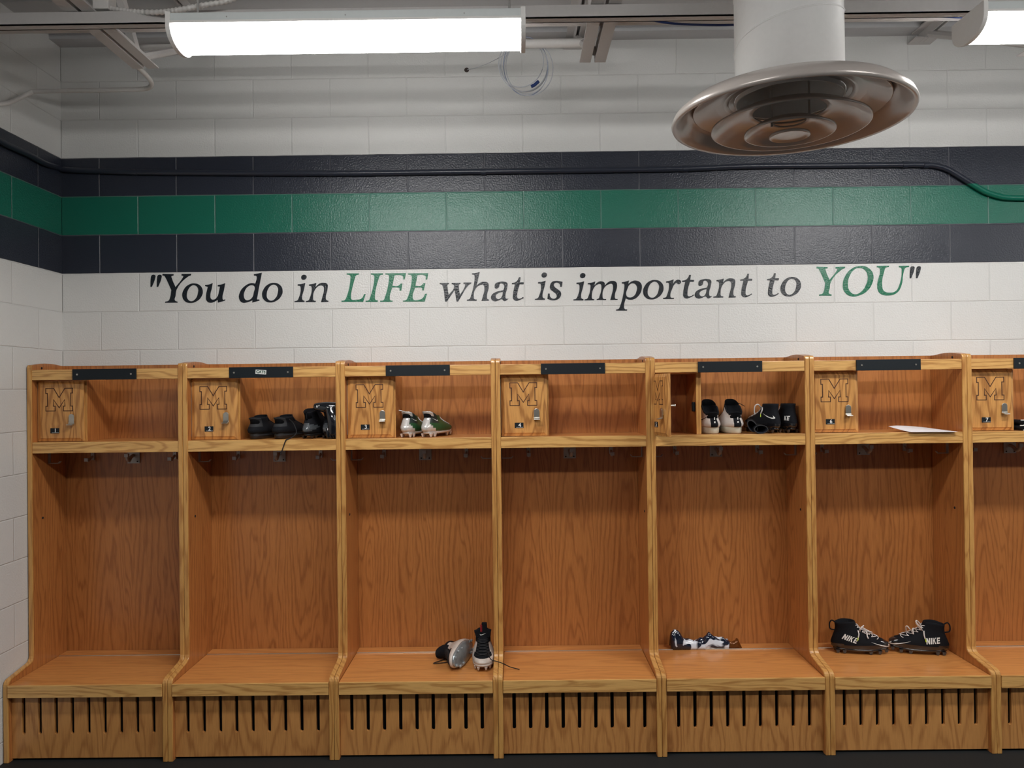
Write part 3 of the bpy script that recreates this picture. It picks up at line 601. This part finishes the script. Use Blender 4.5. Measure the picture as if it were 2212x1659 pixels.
def shoe(name, label, loc, rz, kind, group=None, rot=None, cat='shoe', mirror=1):
    K = dict(L=.295, W=.050, heel=.105, front=.125, dip=.012, stud=.012, base=.012, up=FAB, sole=BSOLE, inn=FAB, lace=LACEB, zone=None, mats=[], tongue=.03)
    K.update(kind); L_, Wd, st, ba = K['L'], K['W'], K['stud'], K['base']
    t = thing(name, label, cat, loc, rz, group)
    if rot is not None: t.rotation_euler = rot
    zb = st+ba*.75
    def top(s):
        q = min(1, s*1.55); q = q*q*(3-2*q)
        return st+K['heel']*(1-q)+K['front']*q-K['dip']*math.sin(min(1, s/.62)*PI)
    def P(tt, th):
        xb = lerp(K.get('XB', XBK), tt)*(L_/.295); xf_ = lerp(K.get('XF', XF), tt)*L_; w = lerp(WD, tt)*Wd; s = (1+math.cos(th))/2
        x = xb+(xf_-xb)*s; k = max(0, 1-tt/.6)
        tap = (.80+.32*math.sin(min(1, s*1.25)*PI*.62))*k*.93+(1-k)
        sn = math.sin(th); y = w*tap*(abs(sn)**.82)*(1 if sn >= 0 else -1)
        y += mirror*.010*k*math.sin(s*PI)*(s-.3)
        curl = .012*max(0, s-.72)/.28*max(0, 1-tt*3)
        z = zb+(tt**(.92+.25*(1-s)))*(top(s)-zb)+curl
        return Vector((x, y, z))
    def nrm(tt, th):
        a = P(min(1, tt+.02), th)-P(max(0, tt-.02), th); b = P(tt, th+.03)-P(tt, th-.03); n = b.cross(a)
        if n.length < 1e-9: return Vector((0, 0, 1))
        n.normalize(); c = P(tt*.5, th)-Vector((L_*.4, 0, .03))
        return n if n.dot(P(tt, th)-Vector((L_*lerp(XF, tt)*.5, 0, .01))) > 0 else -n
    n = 40; ts = [i/16 for i in range(17)]; mb = MB(); vs = []
    for tt in ts:
        for i in range(n): vs.append(P(tt, 2*PI*i/n))
    k = len(ts)
    for d, zz in ((.004, .001), (.008, -.004), (.009, -.03)):              # lip and lining
        for i in range(n):
            p = P(1, 2*PI*i/n); cx = (lerp(K.get('XB', XBK), 1)*(L_/.295)+lerp(K.get('XF', XF), 1)*L_)/2; q = Vector((cx, 0, p.z)); v = (p-q); v.z = 0
            u = v.normalized()*min(v.length*.9, d); p = p-u; p.z += zz; vs.append(p)
    k += 3; fs = []; ms = []
    zone = K['zone']
    for r in range(k-1):
        for i in range(n):
            fs.append((r*n+i, r*n+(i+1) % n, (r+1)*n+(i+1) % n, (r+1)*n+i))
            if r >= len(ts)-1: ms.append(len(K['mats'])+1)
            else: ms.append(zone((r+.5)/16, 2*PI*(i+.5)/n) if zone else 0)
    fs.append(tuple(range((k-1)*n, k*n))); ms.append(len(K['mats'])+1)
    me = bpy.data.meshes.new('u'); me.from_pydata([tuple(v) for v in vs], [], fs)
    for p, m_ in zip(me.polygons, ms): p.material_index = m_
    obj('upper', me, [K['up']]+list(K['mats'])+[K['inn']], t, smooth=True)
    # sole
    vs = []; fs = []; zz = [(0, -.006), (.12, .0), (.6, .0025), (1, .001)]
    prof = [(st, -.006), (st+ba*.15, .001), (st+ba*.7, .003), (st+ba, .0015)]
    for z, o in prof:
        for i in range(n):
            th = 2*PI*i/n; p = P(.02, th); c = Vector((L_*.5, 0, 0)); d = Vector((p.x-c.x, p.y, 0)).normalized(); s = (1+math.cos(th))/2
            curl = .012*max(0, s-.72)/.28
            vs.append((p.x+d.x*o, p.y+d.y*o, z+curl))
    for r in range(len(prof)-1):
        for i in range(n): fs.append((r*n+i, r*n+(i+1) % n, (r+1)*n+(i+1) % n, (r+1)*n+i))
    fs.append(tuple(range(n-1, -1, -1))); fs.append(tuple(range((len(prof)-1)*n, len(prof)*n)))
    so = obj('sole', MB().add(vs, fs).mesh(), K['sole'], t, smooth=True)
    if K.get('stripe'):
        vs2 = []
        for z, o in ((st+ba*.50, .0035), (st+ba*.66, .0035)):
            for i in range(n):
                th = 2*PI*i/n; p = P(.02, th); d = Vector((p.x-L_*.5, p.y, 0)).normalized(); vs2.append((p.x+d.x*o, p.y+d.y*o, z+.012*max(0, (1+math.cos(th))/2-.72)/.28))
        obj('sole_stripe', MB().add(vs2, [(i, (i+1) % n, n+(i+1) % n, n+i) for i in range(n)]).mesh(), K['stripe'], so)
    if st > .004:
        for (sx, sy) in ((.06, .022), (.06, -.022), (.17, .028), (.17, -.028), (.62, .036), (.62, -.036), (.78, .036), (.78, -.034), (.91, .018), (.91, -.018)):
            x, y = sx*L_+.008, sy; cz_ = st+.003+.012*max(0, sx-.72)/.28; a, b = .0105, .0055
            vs = [(x-a, y-.007, cz_), (x+a, y-.007, cz_), (x+a, y+.007, cz_), (x-a, y+.007, cz_), (x-b, y-.003, cz_-st-.002), (x+b, y-.003, cz_-st-.002), (x+b, y+.003, cz_-st-.002), (x-b, y+.003, cz_-st-.002)]
            obj('stud', MB().add(vs, [(3, 2, 1, 0), (4, 5, 6, 7), (0, 1, 5, 4), (1, 2, 6, 5), (2, 3, 7, 6), (3, 0, 4, 7)]).mesh(), K.get('studm', K['sole']), t, bev=.0015)
    # tongue
    if K['tongue']:
        vs = []; nn = 13; rows = [(.72, .004), (.86, .004), (1.0, .002), (1.0, -.004)]
        for ri, (tt, o) in enumerate(rows):
            for i in range(nn):
                th = (i-nn//2)/(nn//2)*1.2; p = P(tt, th)+nrm(tt, th)*(.001 if ri < 2 else -.003)
                if ri == 2: p += Vector((-.002, 0, K['tongue']*.6*(1-.55*abs(th/1.2)**3)))
                if ri == 3: p += Vector((.004, 0, K['tongue']*(1-.75*abs(th/1.2)**2.6)))
                vs.append(p)
        fs = [(r*nn+i, r*nn+i+1, (r+1)*nn+i+1, (r+1)*nn+i) for r in range(3) for i in range(nn-1)]
        o = obj('tongue', MB().add(vs, fs).mesh(), K.get('tonguem', K['inn']), t, smooth=True)
        sd = o.modifiers.new('solid', 'SOLIDIFY'); sd.thickness = .005; sd.offset = 0; o.modifiers.new('s', 'SUBSURF').levels = 1
    # laces
    if K['lace']:
        mb = MB(); tk = [.36, .44, .52, .60, .68, .77, .86]; R = K.get('lr', .0022)
        for i in range(len(tk)-1):
            for sg in (1, -1):
                pts = []
                for u in range(7):
                    f = u/6; tt = tk[i]+(tk[i+1]-tk[i])*f; th = sg*(-.62+1.24*f)
                    pts.append(P(tt, th)+nrm(tt, th)*(.0022+.002*math.sin(f*PI)))
                mb.tube(pts, R, 6)
        obj('laces', mb.mesh(), K['lace'], t, smooth=True)
    t2 = dict(t=t, P=P, nrm=nrm, K=K)
    return t, P, nrm, K
def find(P, x, z, side):
    best = None
    for i in range(1, 50):
        tt = i/50
        for j_ in range(1, 48):
            th = side*PI*j_/48; p = P(tt, th); d = (p.x-x)**2+(p.z-z)**2
            if best is None or d < best[0]: best = (d, tt, th)
    return best[1], best[2]
class Side:
    "wraps flat marks on the flank of a shoe"
    def __init__(s, P, nrm, side): s.P, s.n, s.side = P, nrm, side
    def __call__(s, x, z, o=.0012):
        tt, th = find(s.P, x, z, s.side); p = s.P(tt, th); n = s.n(tt, th); return Vector((x, p.y, z))+n*o
def swoosh(shoe_t, Sd, x0, x1, zc, h, mat, flip=1, tilt=0, lift=.0016):
    "curved tick: short thick hook at one end tapering to a long point"
    up, lo = [], []; n = 14
    def bez(a, b, c, d, t): return a*(1-t)**3+3*b*t*(1-t)**2+3*c*t*t*(1-t)+d*t**3
    for i in range(n+1):
        u = i/n
        ux = bez(.13, -.05, .10, 1.0, u); uz = bez(.60, .05, .05, .95, u)
        lx = bez(.13, -.25, .05, 1.0, u); lz = bez(.60, -.10, -.35, .95, u)
        up.append((ux, uz)); lo.append((lx, lz))
    vs = []
    for a in up+lo:
        x = x0+(x1-x0)*a[0]; z = zc+h*(a[1]-.4)+tilt*(a[0]-.5); vs.append(Sd(x, z, lift))
    fs = [(i, i+1, n+2+i, n+1+i) for i in range(n)]
    return obj('tick_mark', MB().add(vs, fs).mesh(), mat, shoe_t)
LET = {'N': [[(0, 0), (.3, 0), (.3, 1), (0, 1)], [(.7, 0), (1, 0), (1, 1), (.7, 1)], [(.0, 1), (.3, 1), (1, 0), (.7, 0)]], 'I': [[(0, 0), (.34, 0), (.34, 1), (0, 1)]],
       'K': [[(0, 0), (.3, 0), (.3, 1), (0, 1)], [(.3, .42), (.3, .62), (.68, 1), (1.02, 1)], [(.38, .5), (.56, .66), (1.04, 0), (.68, 0)]],
       'E': [[(0, 0), (.3, 0), (.3, 1), (0, 1)], [(.3, 0), (.9, 0), (.9, .22), (.3, .22)], [(.3, .39), (.82, .39), (.82, .61), (.3, .61)], [(.3, .78), (.9, .78), (.9, 1), (.3, 1)]]}
def word(shoe_t, Sd, s, x0, z0, lw, h, d, mat, tilt=0, slant=.25):
    "block capitals on the flank, reading along direction d (+1 toward the toe)"
    mb = MB(); cx = 0
    for ch in s:
        wd_ = {'N': 1, 'I': .34, 'K': 1.04, 'E': .9}[ch]
        for q in LET[ch]:
            pts = []
            for a, b in q:
                u = (cx+a)*lw+slant*b*h; pts.append(Sd(x0+d*(u*math.cos(tilt)-b*h*math.sin(tilt)), z0+u*math.sin(tilt)+b*h*math.cos(tilt), .0018))
            mb.add(pts, [(0, 1, 2, 3)])
        cx += wd_+.2
    return obj('word_mark', mb.mesh(), mat, shoe_t)
def loose(t, pts, mat, r=.0022, name='loose_lace', k=6): return obj(name, MB().tube(smoothpath(pts, k), r, 7).mesh(), mat, t, smooth=True)
def pulltab(t, P, mat, h=.035, out=.02):
    p = P(.98, PI); q = P(.72, PI)
    return loose(t, [q+Vector((.002, 0, 0)), q+Vector((-out*.9, 0, h*.15)), q+Vector((-out, 0, (p.z-q.z)*.9)), p+Vector((-out*.55, 0, h*.28)), p+Vector((.003, 0, .002))], mat, .0032, 'pull_tab')
SHT = 1.4645; BT = .358
# -- locker 6 bench: two black high-tops seen from the side
HI = dict(XF=[(0, .975), (.10, 1.0), (.2, .985), (.3, .92), (.4, .79), (.5, .66), (.6, .56), (.72, .48), (.85, .435), (1, .41)],
          XB=[(0, .012), (.12, -.004), (.3, -.004), (.5, .006), (.7, .017), (.85, .020), (1, .017)], L=.272, W=.048, heel=.132, front=.142, dip=-.002, stud=.016, base=.010, up=FAB, mats=[BGLOS], inn=FAB, sole=BGLOS, lace=LACEW, lr=.0019, tongue=0,
          zone=lambda tt, th: 1 if tt < .16+.10*max(0, -math.cos(th)) or (math.cos(th) > .82 and tt < .3) else 0)
def hi_extras(t, P, nrm, side, wx, wd, tilt, bow):
    Sd = Side(P, nrm, side)
    if wd > 0: word(t, Sd, 'NIKE', .040, .076, .0172, .027, 1, LETT, tilt=-.30, slant=.3)
    else: word(t, Sd, 'NIKE', .108, .056, .0160, .029, -1, LETT, tilt=.10, slant=.12)
    swoosh(t, Sd, .268, .175, .050, .026, LETT, tilt=.0, lift=.0035)
    pulltab(t, P, FAB, .040, .024)
    a = P(.86, 0); b = P(.70, 0)
    for pts in bow: loose(t, [Vector(p) for p in pts], LACEW, .0030)
pA = at(1800, 1408, -.150)
t, P, nn_, K = shoe('high_top_cleat', 'black high-top cleat on the bench of locker 6, left one, toe pointing right', (1.577, -.150, BT), -.14, HI, 'black high-top cleats on the bench')
side = -1
hi_extras(t, P, nn_, -1, 0, 1, 0, [[(.130, -.02, .108), (.128, -.040, .128), (.145, -.036, .145)], [(.118, -.034, .118), (.119, -.044, .104), (.115, -.047, .086)],
 [(.14, -.01, .13), (.165, -.03, .118), (.185, -.02, .108), (.19, 0, .10), (.165, .01, .104), (.15, -.02, .104), (.175, -.03, .10)], [(.15, .0, .12), (.160, -.030, .108), (.158, -.044, .096), (.162, -.048, .084)]])
loose(t, [(.115, -.0475, .088), (.111, -.050, .072)], YEL, .0022, 'lace_tip')
t, P, nn_, K = shoe('high_top_cleat', 'black high-top cleat on the bench of locker 6, right one, toe pointing left', (2.128, -.215, BT), PI-.27, HI, 'black high-top cleats on the bench', mirror=-1)
hi_extras(t, P, nn_, 1, 0, -1, 0, [[(.118, .02, .112), (.132, .036, .135), (.150, .036, .158), (.147, .03, .166), (.132, .02, .15), (.12, .01, .125)],
 [(.122, .01, .115), (.142, .035, .142), (.150, .030, .155)], [(.116, .034, .118), (.117, .045, .100), (.113, .047, .082)], [(.165, .0, .105), (.178, .03, .12), (.190, .035, .136), (.196, .03, .13), (.19, .01, .10)], [(.15, .01, .12), (.166, .035, .125), (.164, .04, .10)]])
loose(t, [(.113, .0475, .084), (.110, .050, .068)], YEL, .0022, 'lace_tip')
# -- locker 3 bench: white and black cleats
CL = dict(L=.285, W=.053, heel=.10, front=.115, dip=.0, stud=.013, base=.012, up=DIRTW, mats=[FAB], inn=FAB, sole=DIRTW, studm=DIRTW, lace=LACEB, lr=.003, tongue=.045, tonguem=FAB,
          zone=lambda tt, th: 1 if (abs((th+PI) % (2*PI)-PI) < .95-.2*tt and tt > .30) or tt > .86 or (math.cos(th) < -.2 and tt > .55) else 0)
t, P, nn_, K = shoe('cleat', 'white cleat with black laced top, toe toward the room, on the bench of locker 3', (-.176, -.118, BT), -PI/2+.01, CL, 'white and black cleats on the bench')
mb = MB(); p = P(1, 0)
vs = [(p.x-.008, -.034, p.z-.006), (p.x-.008, .034, p.z-.006), (p.x-.010, .043, p.z+.030), (p.x-.010, .022, p.z+.036), (p.x-.010, .020, p.z+.066), (p.x-.010, -.004, p.z+.066), (p.x-.010, -.010, p.z+.040), (p.x-.010, -.044, p.z+.026)]
vb = [(a+.012, b*.95, c-.002) for a, b, c in vs]; nq = len(vs)
tb = obj('tongue_tab', MB().add(vs+vb, [tuple(range(nq)), tuple(range(2*nq-1, nq-1, -1))]+[(i, (i+1) % nq, nq+(i+1) % nq, nq+i) for i in range(nq)]).mesh(), FAB, t, bev=.002)
mk = [(x, z) for x, z in [(-.016, .012), (-.011, .004), (.0, .0075), (.017, .016), (.0, .0105), (-.010, .0085)]]
obj('tick_mark', MB().add([(p.x+.0055, a*1.0, p.z+b) for a, b in mk], [tuple(range(6))]).mesh(), LETT, t)
obj('red_stripe', MB().box(p.x-.012, p.x+.004, -.012, -.0085, p.z+.022, p.z+.055).box(p.x-.012, p.x+.004, -.006, -.0035, p.z+.022, p.z+.055).mesh(), RED, t)
Mi = (Matrix.Translation(t.location) @ Matrix.Rotation(t.rotation_euler.z, 4, 'Z')).inverted()
loose(t, [P(.45, .5)+Vector((.0, 0, .004))]+[Mi @ Vector(q) for q in (atz(1060, 1424, .425), atz(1074, 1429, .412), atz(1086, 1433, .400), atz(1100, 1440, .375), atz(1110, 1443, .364), atz(1122, 1446, .3615))], LACEB, .0022)
t, P, nn_, K = shoe('cleat', 'white and grey cleat lying on its side on the bench of locker 3', (-.222, -.128, BT+.052), 0, dict(CL, stud=.007, sole=SILV, studm=SILV, lace=LACEB), 'white and black cleats on the bench',
   rot=(Matrix.Rotation(math.radians(-103), 4, 'Z') @ Matrix.Rotation(math.radians(98), 4, 'X')).to_euler())
mb = MB().box(-.004, .014, -.012, .012, .085, .128); obj('heel_loop', mb.mesh(), FAB, t, bev=.002)
obj('red_stripe', MB().box(-.0046, .0146, -.006, -.003, .09, .125).box(-.0046, .0146, .002, .005, .09, .125).mesh(), RED, t)
q0 = [atz(x, y, BT+.004) for x, y in ((975, 1412), (962, 1423), (940, 1431), (938, 1433), (955, 1432), (967, 1430), (977, 1427))]
mi = t.matrix_basis.inverted(); bpy.context.view_layer.update()
Mw = Matrix.Translation(t.location) @ t.rotation_euler.to_matrix().to_4x4()
loose(t, [Mw.inverted() @ Vector(q) for q in q0], LACEB, .0022)
# -- locker 2 shelf
SN = dict(L=.29, W=.053, heel=.106, front=.108, dip=.003, stud=0, base=.034, up=FAB, mats=[FABG], inn=FAB, sole=BSOLE, lace=LACEB, tongue=.012,
          zone=lambda tt, th: 1 if math.cos(th) < -.55 and tt > .5 else 0, stripe=FABG)
x, a = -1.292, .30
for k, (x, y, rz, lb) in enumerate([(-1.300, -.262, 1.46, 'black sneaker on the shelf of locker 2, nearest the small door'), (-1.180, -.266, 1.36, 'black sneaker on the shelf of locker 2, its lace hanging over the edge')]):
    t, P, nn_, K = shoe('sneaker', lb, (x, y, SHT), rz, SN, 'black sneakers on the shelf of locker 2', mirror=1-2*k)
    if k == 1:
        Mw = Matrix.Translation(t.location) @ Matrix.Rotation(rz, 4, 'Z'); Mi = Mw.inverted()
        pw = [Mw @ (P(.8, -.4)+Vector((0, 0, .004)))]+[at(622, 903, -.19), at(634, 915, -.24), at(640, 935, -.28), at(627, 947, -.30), at(618, 950.5, -.311), at(612, 965, -.313), at(609, 974, -.314), at(606, 982, -.315)]
        loose(t, [Mi @ v for v in pw], LACEB, .0026)
BC = dict(L=.28, W=.045, heel=.118, front=.135, dip=.0, stud=.012, base=.012, up=FAB, mats=[GGLOS], inn=FAB, sole=BSOLE, lace=LACEB, tongue=0,
          zone=lambda tt, th: 1 if math.cos(th) < -.35 and .18+.25*(1+math.cos(th)) < tt < .52+.25*(-.9-math.cos(th)) else 0)
for k, (x, y, rz, lb) in enumerate([(-1.034, -.262, 1.40, 'black cleat with grey heel on the shelf of locker 2, left one of its pair'), (-.931, -.262, 1.50, 'black cleat with grey heel on the shelf of locker 2, under the glossy gloves')]):
    t, P, nn_, K = shoe('cleat', lb, (x, y, SHT), rz, BC, 'black grey-heeled cleats on the shelf of locker 2', mirror=1-2*k)
    pulltab(t, P, FAB, .03, .010)
    loose(t, [P(.9, -.5), P(.95, -.6)+Vector((0, -.02, .01)), P(.8, -.8)+Vector((.01, -.02, -.02)), P(.6, -.9)+Vector((0, -.012, 0))], LACEB, .0018)
# glossy gloves slung over the right-hand cleat
t = thing('glove', 'glossy black glove draped over the right-hand cleat on the shelf of locker 2', 'glove', (-.905, -.235, SHT+.128))
GLOV = plain('glossy_glove', (.008, .009, .012), .12, noise=.3, nscale=30, bump=.6, coat=.6)
rr = random.Random(3)
mb = MB().tube(smoothpath([(-.085, -.02, .030), (-.05, -.026, .028), (-.01, -.03, .024), (.03, -.02, .018), (.04, 0, .0)], 6), .02, 14, rfn=lambda u: .016+.014*math.sin(u*PI*.8))
obj('cuff', mb.mesh(), GLOV, t, smooth=True)
mb = MB().tube(smoothpath([(.0, -.035, .012), (.008, -.052, -.02), (.012, -.060, -.06), (.012, -.055, -.105)], 6), .02, 14, rfn=lambda u: .033-.012*u)
obj('palm', mb.mesh(), GLOV, t, smooth=True)
for k in range(4):
    x = -.012+k*.013; mb = MB().tube(smoothpath([(x, -.060, -.075), (x+.001, -.066, -.10), (x+.002, -.062, -.122-.004*(k % 2))], 5), .007, 10, rfn=lambda u: .0085-.004*u*u); obj('finger', mb.mesh(), GLOV, t, smooth=True)
mk = [(-.062, .012), (-.056, .004), (-.045, .006), (-.022, .018), (-.045, .010), (-.054, .010)]
obj('tick_mark', MB().add([(a+.045, -.0615, b+.018) for a, b in mk], [tuple(range(6))]).mesh(), LETT, t)
mb = MB()
for k in range(5): x = -.07+k*.011; mb.box(x, x+.0055, -.0475, -.046, .026+.003*(k % 2), .036+.002*(k % 2))
obj('cuff_print', mb.mesh(), LETT, t)
# -- locker 3 shelf: green and white cleats
GC = dict(L=.285, W=.047, heel=.112, front=.088, dip=.0, stud=.016, base=.012, up=GVEN, mats=[WCHR, plain('charcoal_green', (.02, .032, .03), .4)], inn=FAB, sole=WCHR, studm=WCHR, lace=LACEW, tongue=0,
          zone=lambda tt, th: 1 if math.cos(th) < -.90+.5*max(0, .55-tt)**1.2*1.9+(.30 if tt > .84 else 0) else (2 if tt > .5 and math.cos(th) < -.1 else 0))
for k, (x, y, rz, lb) in enumerate([(-.548, -.266, 1.34, 'green and white cleat beside the small door on the shelf of locker 3'), (-.448, -.262, 1.24, 'green and white cleat on the shelf of locker 3, right one, turned more sideways')]):
    t, P, nn_, K = shoe('cleat', lb, (x, y, SHT), rz, GC, 'green cleats on the shelf of locker 3', mirror=1-2*k)
    swoosh(t, Side(P, nn_, -1), .075, .035, .085, .018, LETT)
    if k == 0: loose(t, [P(1, PI)+Vector((0, 0, 0)), P(1, PI)+Vector((-.004, .014, .004)), P(1, PI)+Vector((-.006, .028, .007))], LACEW, .002)
# -- locker 5 shelf: white sneakers
WS = dict(L=.29, W=.0555, heel=.108, front=.138, dip=.016, stud=0, base=.040, up=WKNIT, mats=[FAB], inn=FAB, sole=WSOLE, lace=LACEB, tongue=.034, tonguem=FAB,
          zone=lambda tt, th: 1 if (math.cos(th) < -.955 and tt > .08) or tt > .93 or (math.cos(th) < -.55 and tt > .86) else 0)
for k, (x, y, rz, lb) in enumerate([(.974, -.262, 1.585, 'white sneaker with black tick on the shelf of locker 5, beside the open door'), (1.088, -.262, 1.57, 'white sneaker on the shelf of locker 5, right one of its pair')]):
    t, P, nn_, K = shoe('sneaker', lb, (x, y, SHT), rz, WS, 'white sneakers on the shelf of locker 5', mirror=1-2*k)
    swoosh(t, Side(P, nn_, 1 if k == 0 else -1), .085, .022, .075, .030, BGLOS)
    p = P(.42, PI)
    obj('heel_mark', MB().box(p.x-.006, p.x-.0035, -.0035, .0035, p.z-.004, p.z+.004).box(p.x-.006, p.x-.0035, -.001, .003, p.z+.012, p.z+.024).mesh(), LETT, t)
    if k == 1: loose(t, [P(.9, -.4), P(.95, -.6)+Vector((0, -.015, .015)), P(.9, -.9)+Vector((.02, -.045, .004))], LACEB, .0018)
# two dark padded sleeves
def sleeve(label, loc, rot, r=.034, ln=.08):
    t = thing('padded_sleeve', label, 'sleeve', loc, 0, 'black padded sleeves on the shelf of locker 5'); t.rotation_euler = rot
    pr = [(r*.86, 0), (r, .003), (r*1.02, .012), (r*.96, .04), (r*.8, ln*.8), (r*.5, ln), (0, ln*1.02)]
    me = MB().lathe(pr, n=32).mesh(); me.transform(Matrix.Diagonal((1, .62, 1, 1)))
    obj('shell', me, FAB, t, smooth=True)
    pr = [(r*.86, 0), (r*.80, .004), (r*.74, .03), (r*.5, ln*.8), (0, ln*.9)]
    me = MB().lathe(pr, n=32).mesh(); me.transform(Matrix.Diagonal((1, .62, 1, 1))); obj('lining', me, plain('navy_lining', (.004, .006, .016), .85), t, smooth=True)
    me = MB().lathe([(r*.86, -.002), (r*.98, -.001), (r*1.0, .003), (r*.90, .002)], n=32, closed=True).mesh(); me.transform(Matrix.Diagonal((1, .62, 1, 1))); obj('rim', me, FABG, t, smooth=True)
sleeve('black padded sleeve leaning upright next to the right white sneaker in locker 5', (1.160, -.262, SHT+.036), (math.radians(-72), math.radians(58), 0))
sleeve('black padded sleeve lying flat in front on the shelf of locker 5', (1.195, -.285, SHT+.0218), (math.radians(-88), 0, math.radians(-6)))
# high-tops, heel toward the room
HS = dict(HI, heel=.128, front=.128, dip=0)
for k, (x, y, rz, lb) in enumerate([(1.290, -.262, 1.88, 'black high-top cleat with white tick on the shelf of locker 5'), (1.368, -.262, 1.72, 'black high-top cleat on the shelf of locker 5, touching the right side panel')]):
    t, P, nn_, K = shoe('high_top_cleat', lb, (x, y, SHT), rz, dict(HS, W=.042), 'black high-top cleats on the shelf of locker 5', mirror=1-2*k)
    if k == 0:
        swoosh(t, Side(P, nn_, 1), .012, .085, .082, .030, LETT)
        loose(t, [P(.8, .6), P(.8, .9)+Vector((.0, .02, .02)), P(.9, .8)+Vector((.01, .035, .0)), P(.7, .9)+Vector((.01, .03, -.01)), P(.6, 1.0)+Vector((0, .02, 0))], LACEW, .003)
        loose(t, [P(.85, 1.0), P(.85, 1.3)+Vector((-.005, .012, -.012)), P(.6, 1.5)+Vector((0, .01, 0))], LACEW, .003)
        p = P(.6, 1.5)+Vector((0, .01, 0)); loose(t, [p, p+Vector((-.002, .002, -.016))], YEL, .0022, 'lace_tip')
    else: word(t, Side(P, nn_, 1), 'KE', .045, .062, .0135, .022, -1, LETT, 0, .1)
# -- locker 5 bench: crumpled glossy dark pouch
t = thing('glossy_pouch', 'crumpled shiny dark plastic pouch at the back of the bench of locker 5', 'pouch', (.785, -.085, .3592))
FOIL, nt_, b__ = newmat('dark_film_painted_glints')
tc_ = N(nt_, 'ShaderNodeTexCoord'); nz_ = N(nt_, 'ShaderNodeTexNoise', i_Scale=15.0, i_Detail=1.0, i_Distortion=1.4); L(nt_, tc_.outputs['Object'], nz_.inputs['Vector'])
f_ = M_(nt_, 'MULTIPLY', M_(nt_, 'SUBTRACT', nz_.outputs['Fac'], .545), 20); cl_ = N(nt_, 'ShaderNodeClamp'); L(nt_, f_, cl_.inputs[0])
L(nt_, mixc(nt_, cl_.outputs[0], (.010, .016, .035), (.70, .78, .88)), b__.inputs['Base Color']); b__.inputs['Roughness'].default_value = .08; b__.inputs['Coat Weight'].default_value = .6  # pale noise patches paint bright reflections into the dark film's colour
AMB = plain('amber_dark_film', (.16, .055, .012), .12, .4, noise=.3)
def lump(top, x0, x1, depth, mat, name, seed):
    r = random.Random(seed); n, m = 34, 15; vs = []; fs = []
    for i in range(n+1):
        u = i/n; x = x0+(x1-x0)*u; h = lerp(top, u)
        for j_ in range(m+1):
            v = j_/m; a = PI*v
            fold = .13*math.sin(u*13+v*4+seed)*math.sin(v*6+u*4)+.04*math.sin(u*24+v*3)
            rad = 1+fold*math.sin(a)
            vs.append((x+.004*math.sin(v*12+seed), -depth/2*math.cos(a)*rad*(.6+.4*min(1, h/.03)), max(0, h*math.sin(a)**.8*rad)))
    for i in range(n):
        for j_ in range(m): fs.append((i*(m+1)+j_, (i+1)*(m+1)+j_, (i+1)*(m+1)+j_+1, i*(m+1)+j_+1))
    fs.append(tuple(i*(m+1) for i in range(n, -1, -1))+tuple(i*(m+1)+m for i in range(n+1)))
    fs.append(tuple(range(m+1))); fs.append(tuple(n*(m+1)+k for k in range(m, -1, -1)))
    return obj(name, MB().add(vs, fs).mesh(), mat, t, smooth=True)
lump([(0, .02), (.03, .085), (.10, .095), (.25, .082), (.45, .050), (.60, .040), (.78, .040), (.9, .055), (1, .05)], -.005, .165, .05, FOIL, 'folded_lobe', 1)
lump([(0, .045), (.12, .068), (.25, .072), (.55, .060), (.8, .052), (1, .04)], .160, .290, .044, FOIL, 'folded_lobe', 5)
lump([(0, .038), (.3, .030), (.6, .034), (.72, .050), (.80, .030), (1, .002)], .288, .355, .03, AMB, 'tail', 9)
# -- locker 6 shelf: sheet of paper
cr = [at(1950, 926, -.20), at(1960, 934.5, -.325), at(2073, 937, -.335), at(2019, 921.5, -.10)]
A, B_, Cc, D_ = [Vector(v) for v in (cr[0], cr[1], cr[2], cr[3])]
A = Vector((1.862, -.185, SHT+.016)); B_ = Vector((1.905, -.322, SHT+.0015)); Cc = Vector((2.128, -.326, SHT+.0012)); D_ = Vector((2.10, -.10, SHT+.008)); n = 14; vs = []
for i in range(n+1):
    for k in range(n+1):
        u, v = i/n, k/n; p = A*(1-u)*(1-v)+B_*(1-u)*v+Cc*u*v+D_*u*(1-v); p.z += .010*(1-v)**2*(1-abs(u-.2))+.003*math.sin(u*PI)*(1-v)+.0006; vs.append(p-Vector((1.99, -.22, SHT)))
o = obj('paper_sheet', MB().add(vs, [(i*(n+1)+k, (i+1)*(n+1)+k, (i+1)*(n+1)+k+1, i*(n+1)+k+1) for i in range(n) for k in range(n)]).mesh(), PAPER, None, (1.99, -.22, SHT), smooth=True)
sd = o.modifiers.new('solid', 'SOLIDIFY'); sd.thickness = .0006; sd.offset = 1
tag(o, 'sheet of white paper with a curled corner on the shelf of locker 6', 'paper')
# -- locker 7 shelf: folded striped gloves
t = thing('striped_glove', 'black glove with white piping on the shelf of locker 7, at the photo edge', 'glove', (2.475, -.24, SHT))
for k, (z, x) in enumerate([(.014, .0), (.040, .004)]):
    me = MB().tube(smoothpath([(x-.03, .06, z), (x, .02, z), (x+.002, -.03, z), (x+.03, -.045, z), (x+.09, -.04, z)], 6), .02, 14, rfn=lambda u: .020).mesh(); me.transform(Matrix.Translation((0, 0, z)) @ Matrix.Diagonal((1, 1, .66, 1)) @ Matrix.Translation((0, 0, -z)))
    b_ = obj('folded_layer', me, FAB, t, smooth=True)
    obj('piping', MB().tube(smoothpath([(x-.022, -.046, z+.012), (x+.01, -.064, z+.012), (x+.036, -.066, z+.006), (x+.040, -.066, z-.004), (x+.02, -.064, z-.011), (x-.01, -.05, z-.010)], 5), .0024, 7).mesh(), LETT, b_, smooth=True)
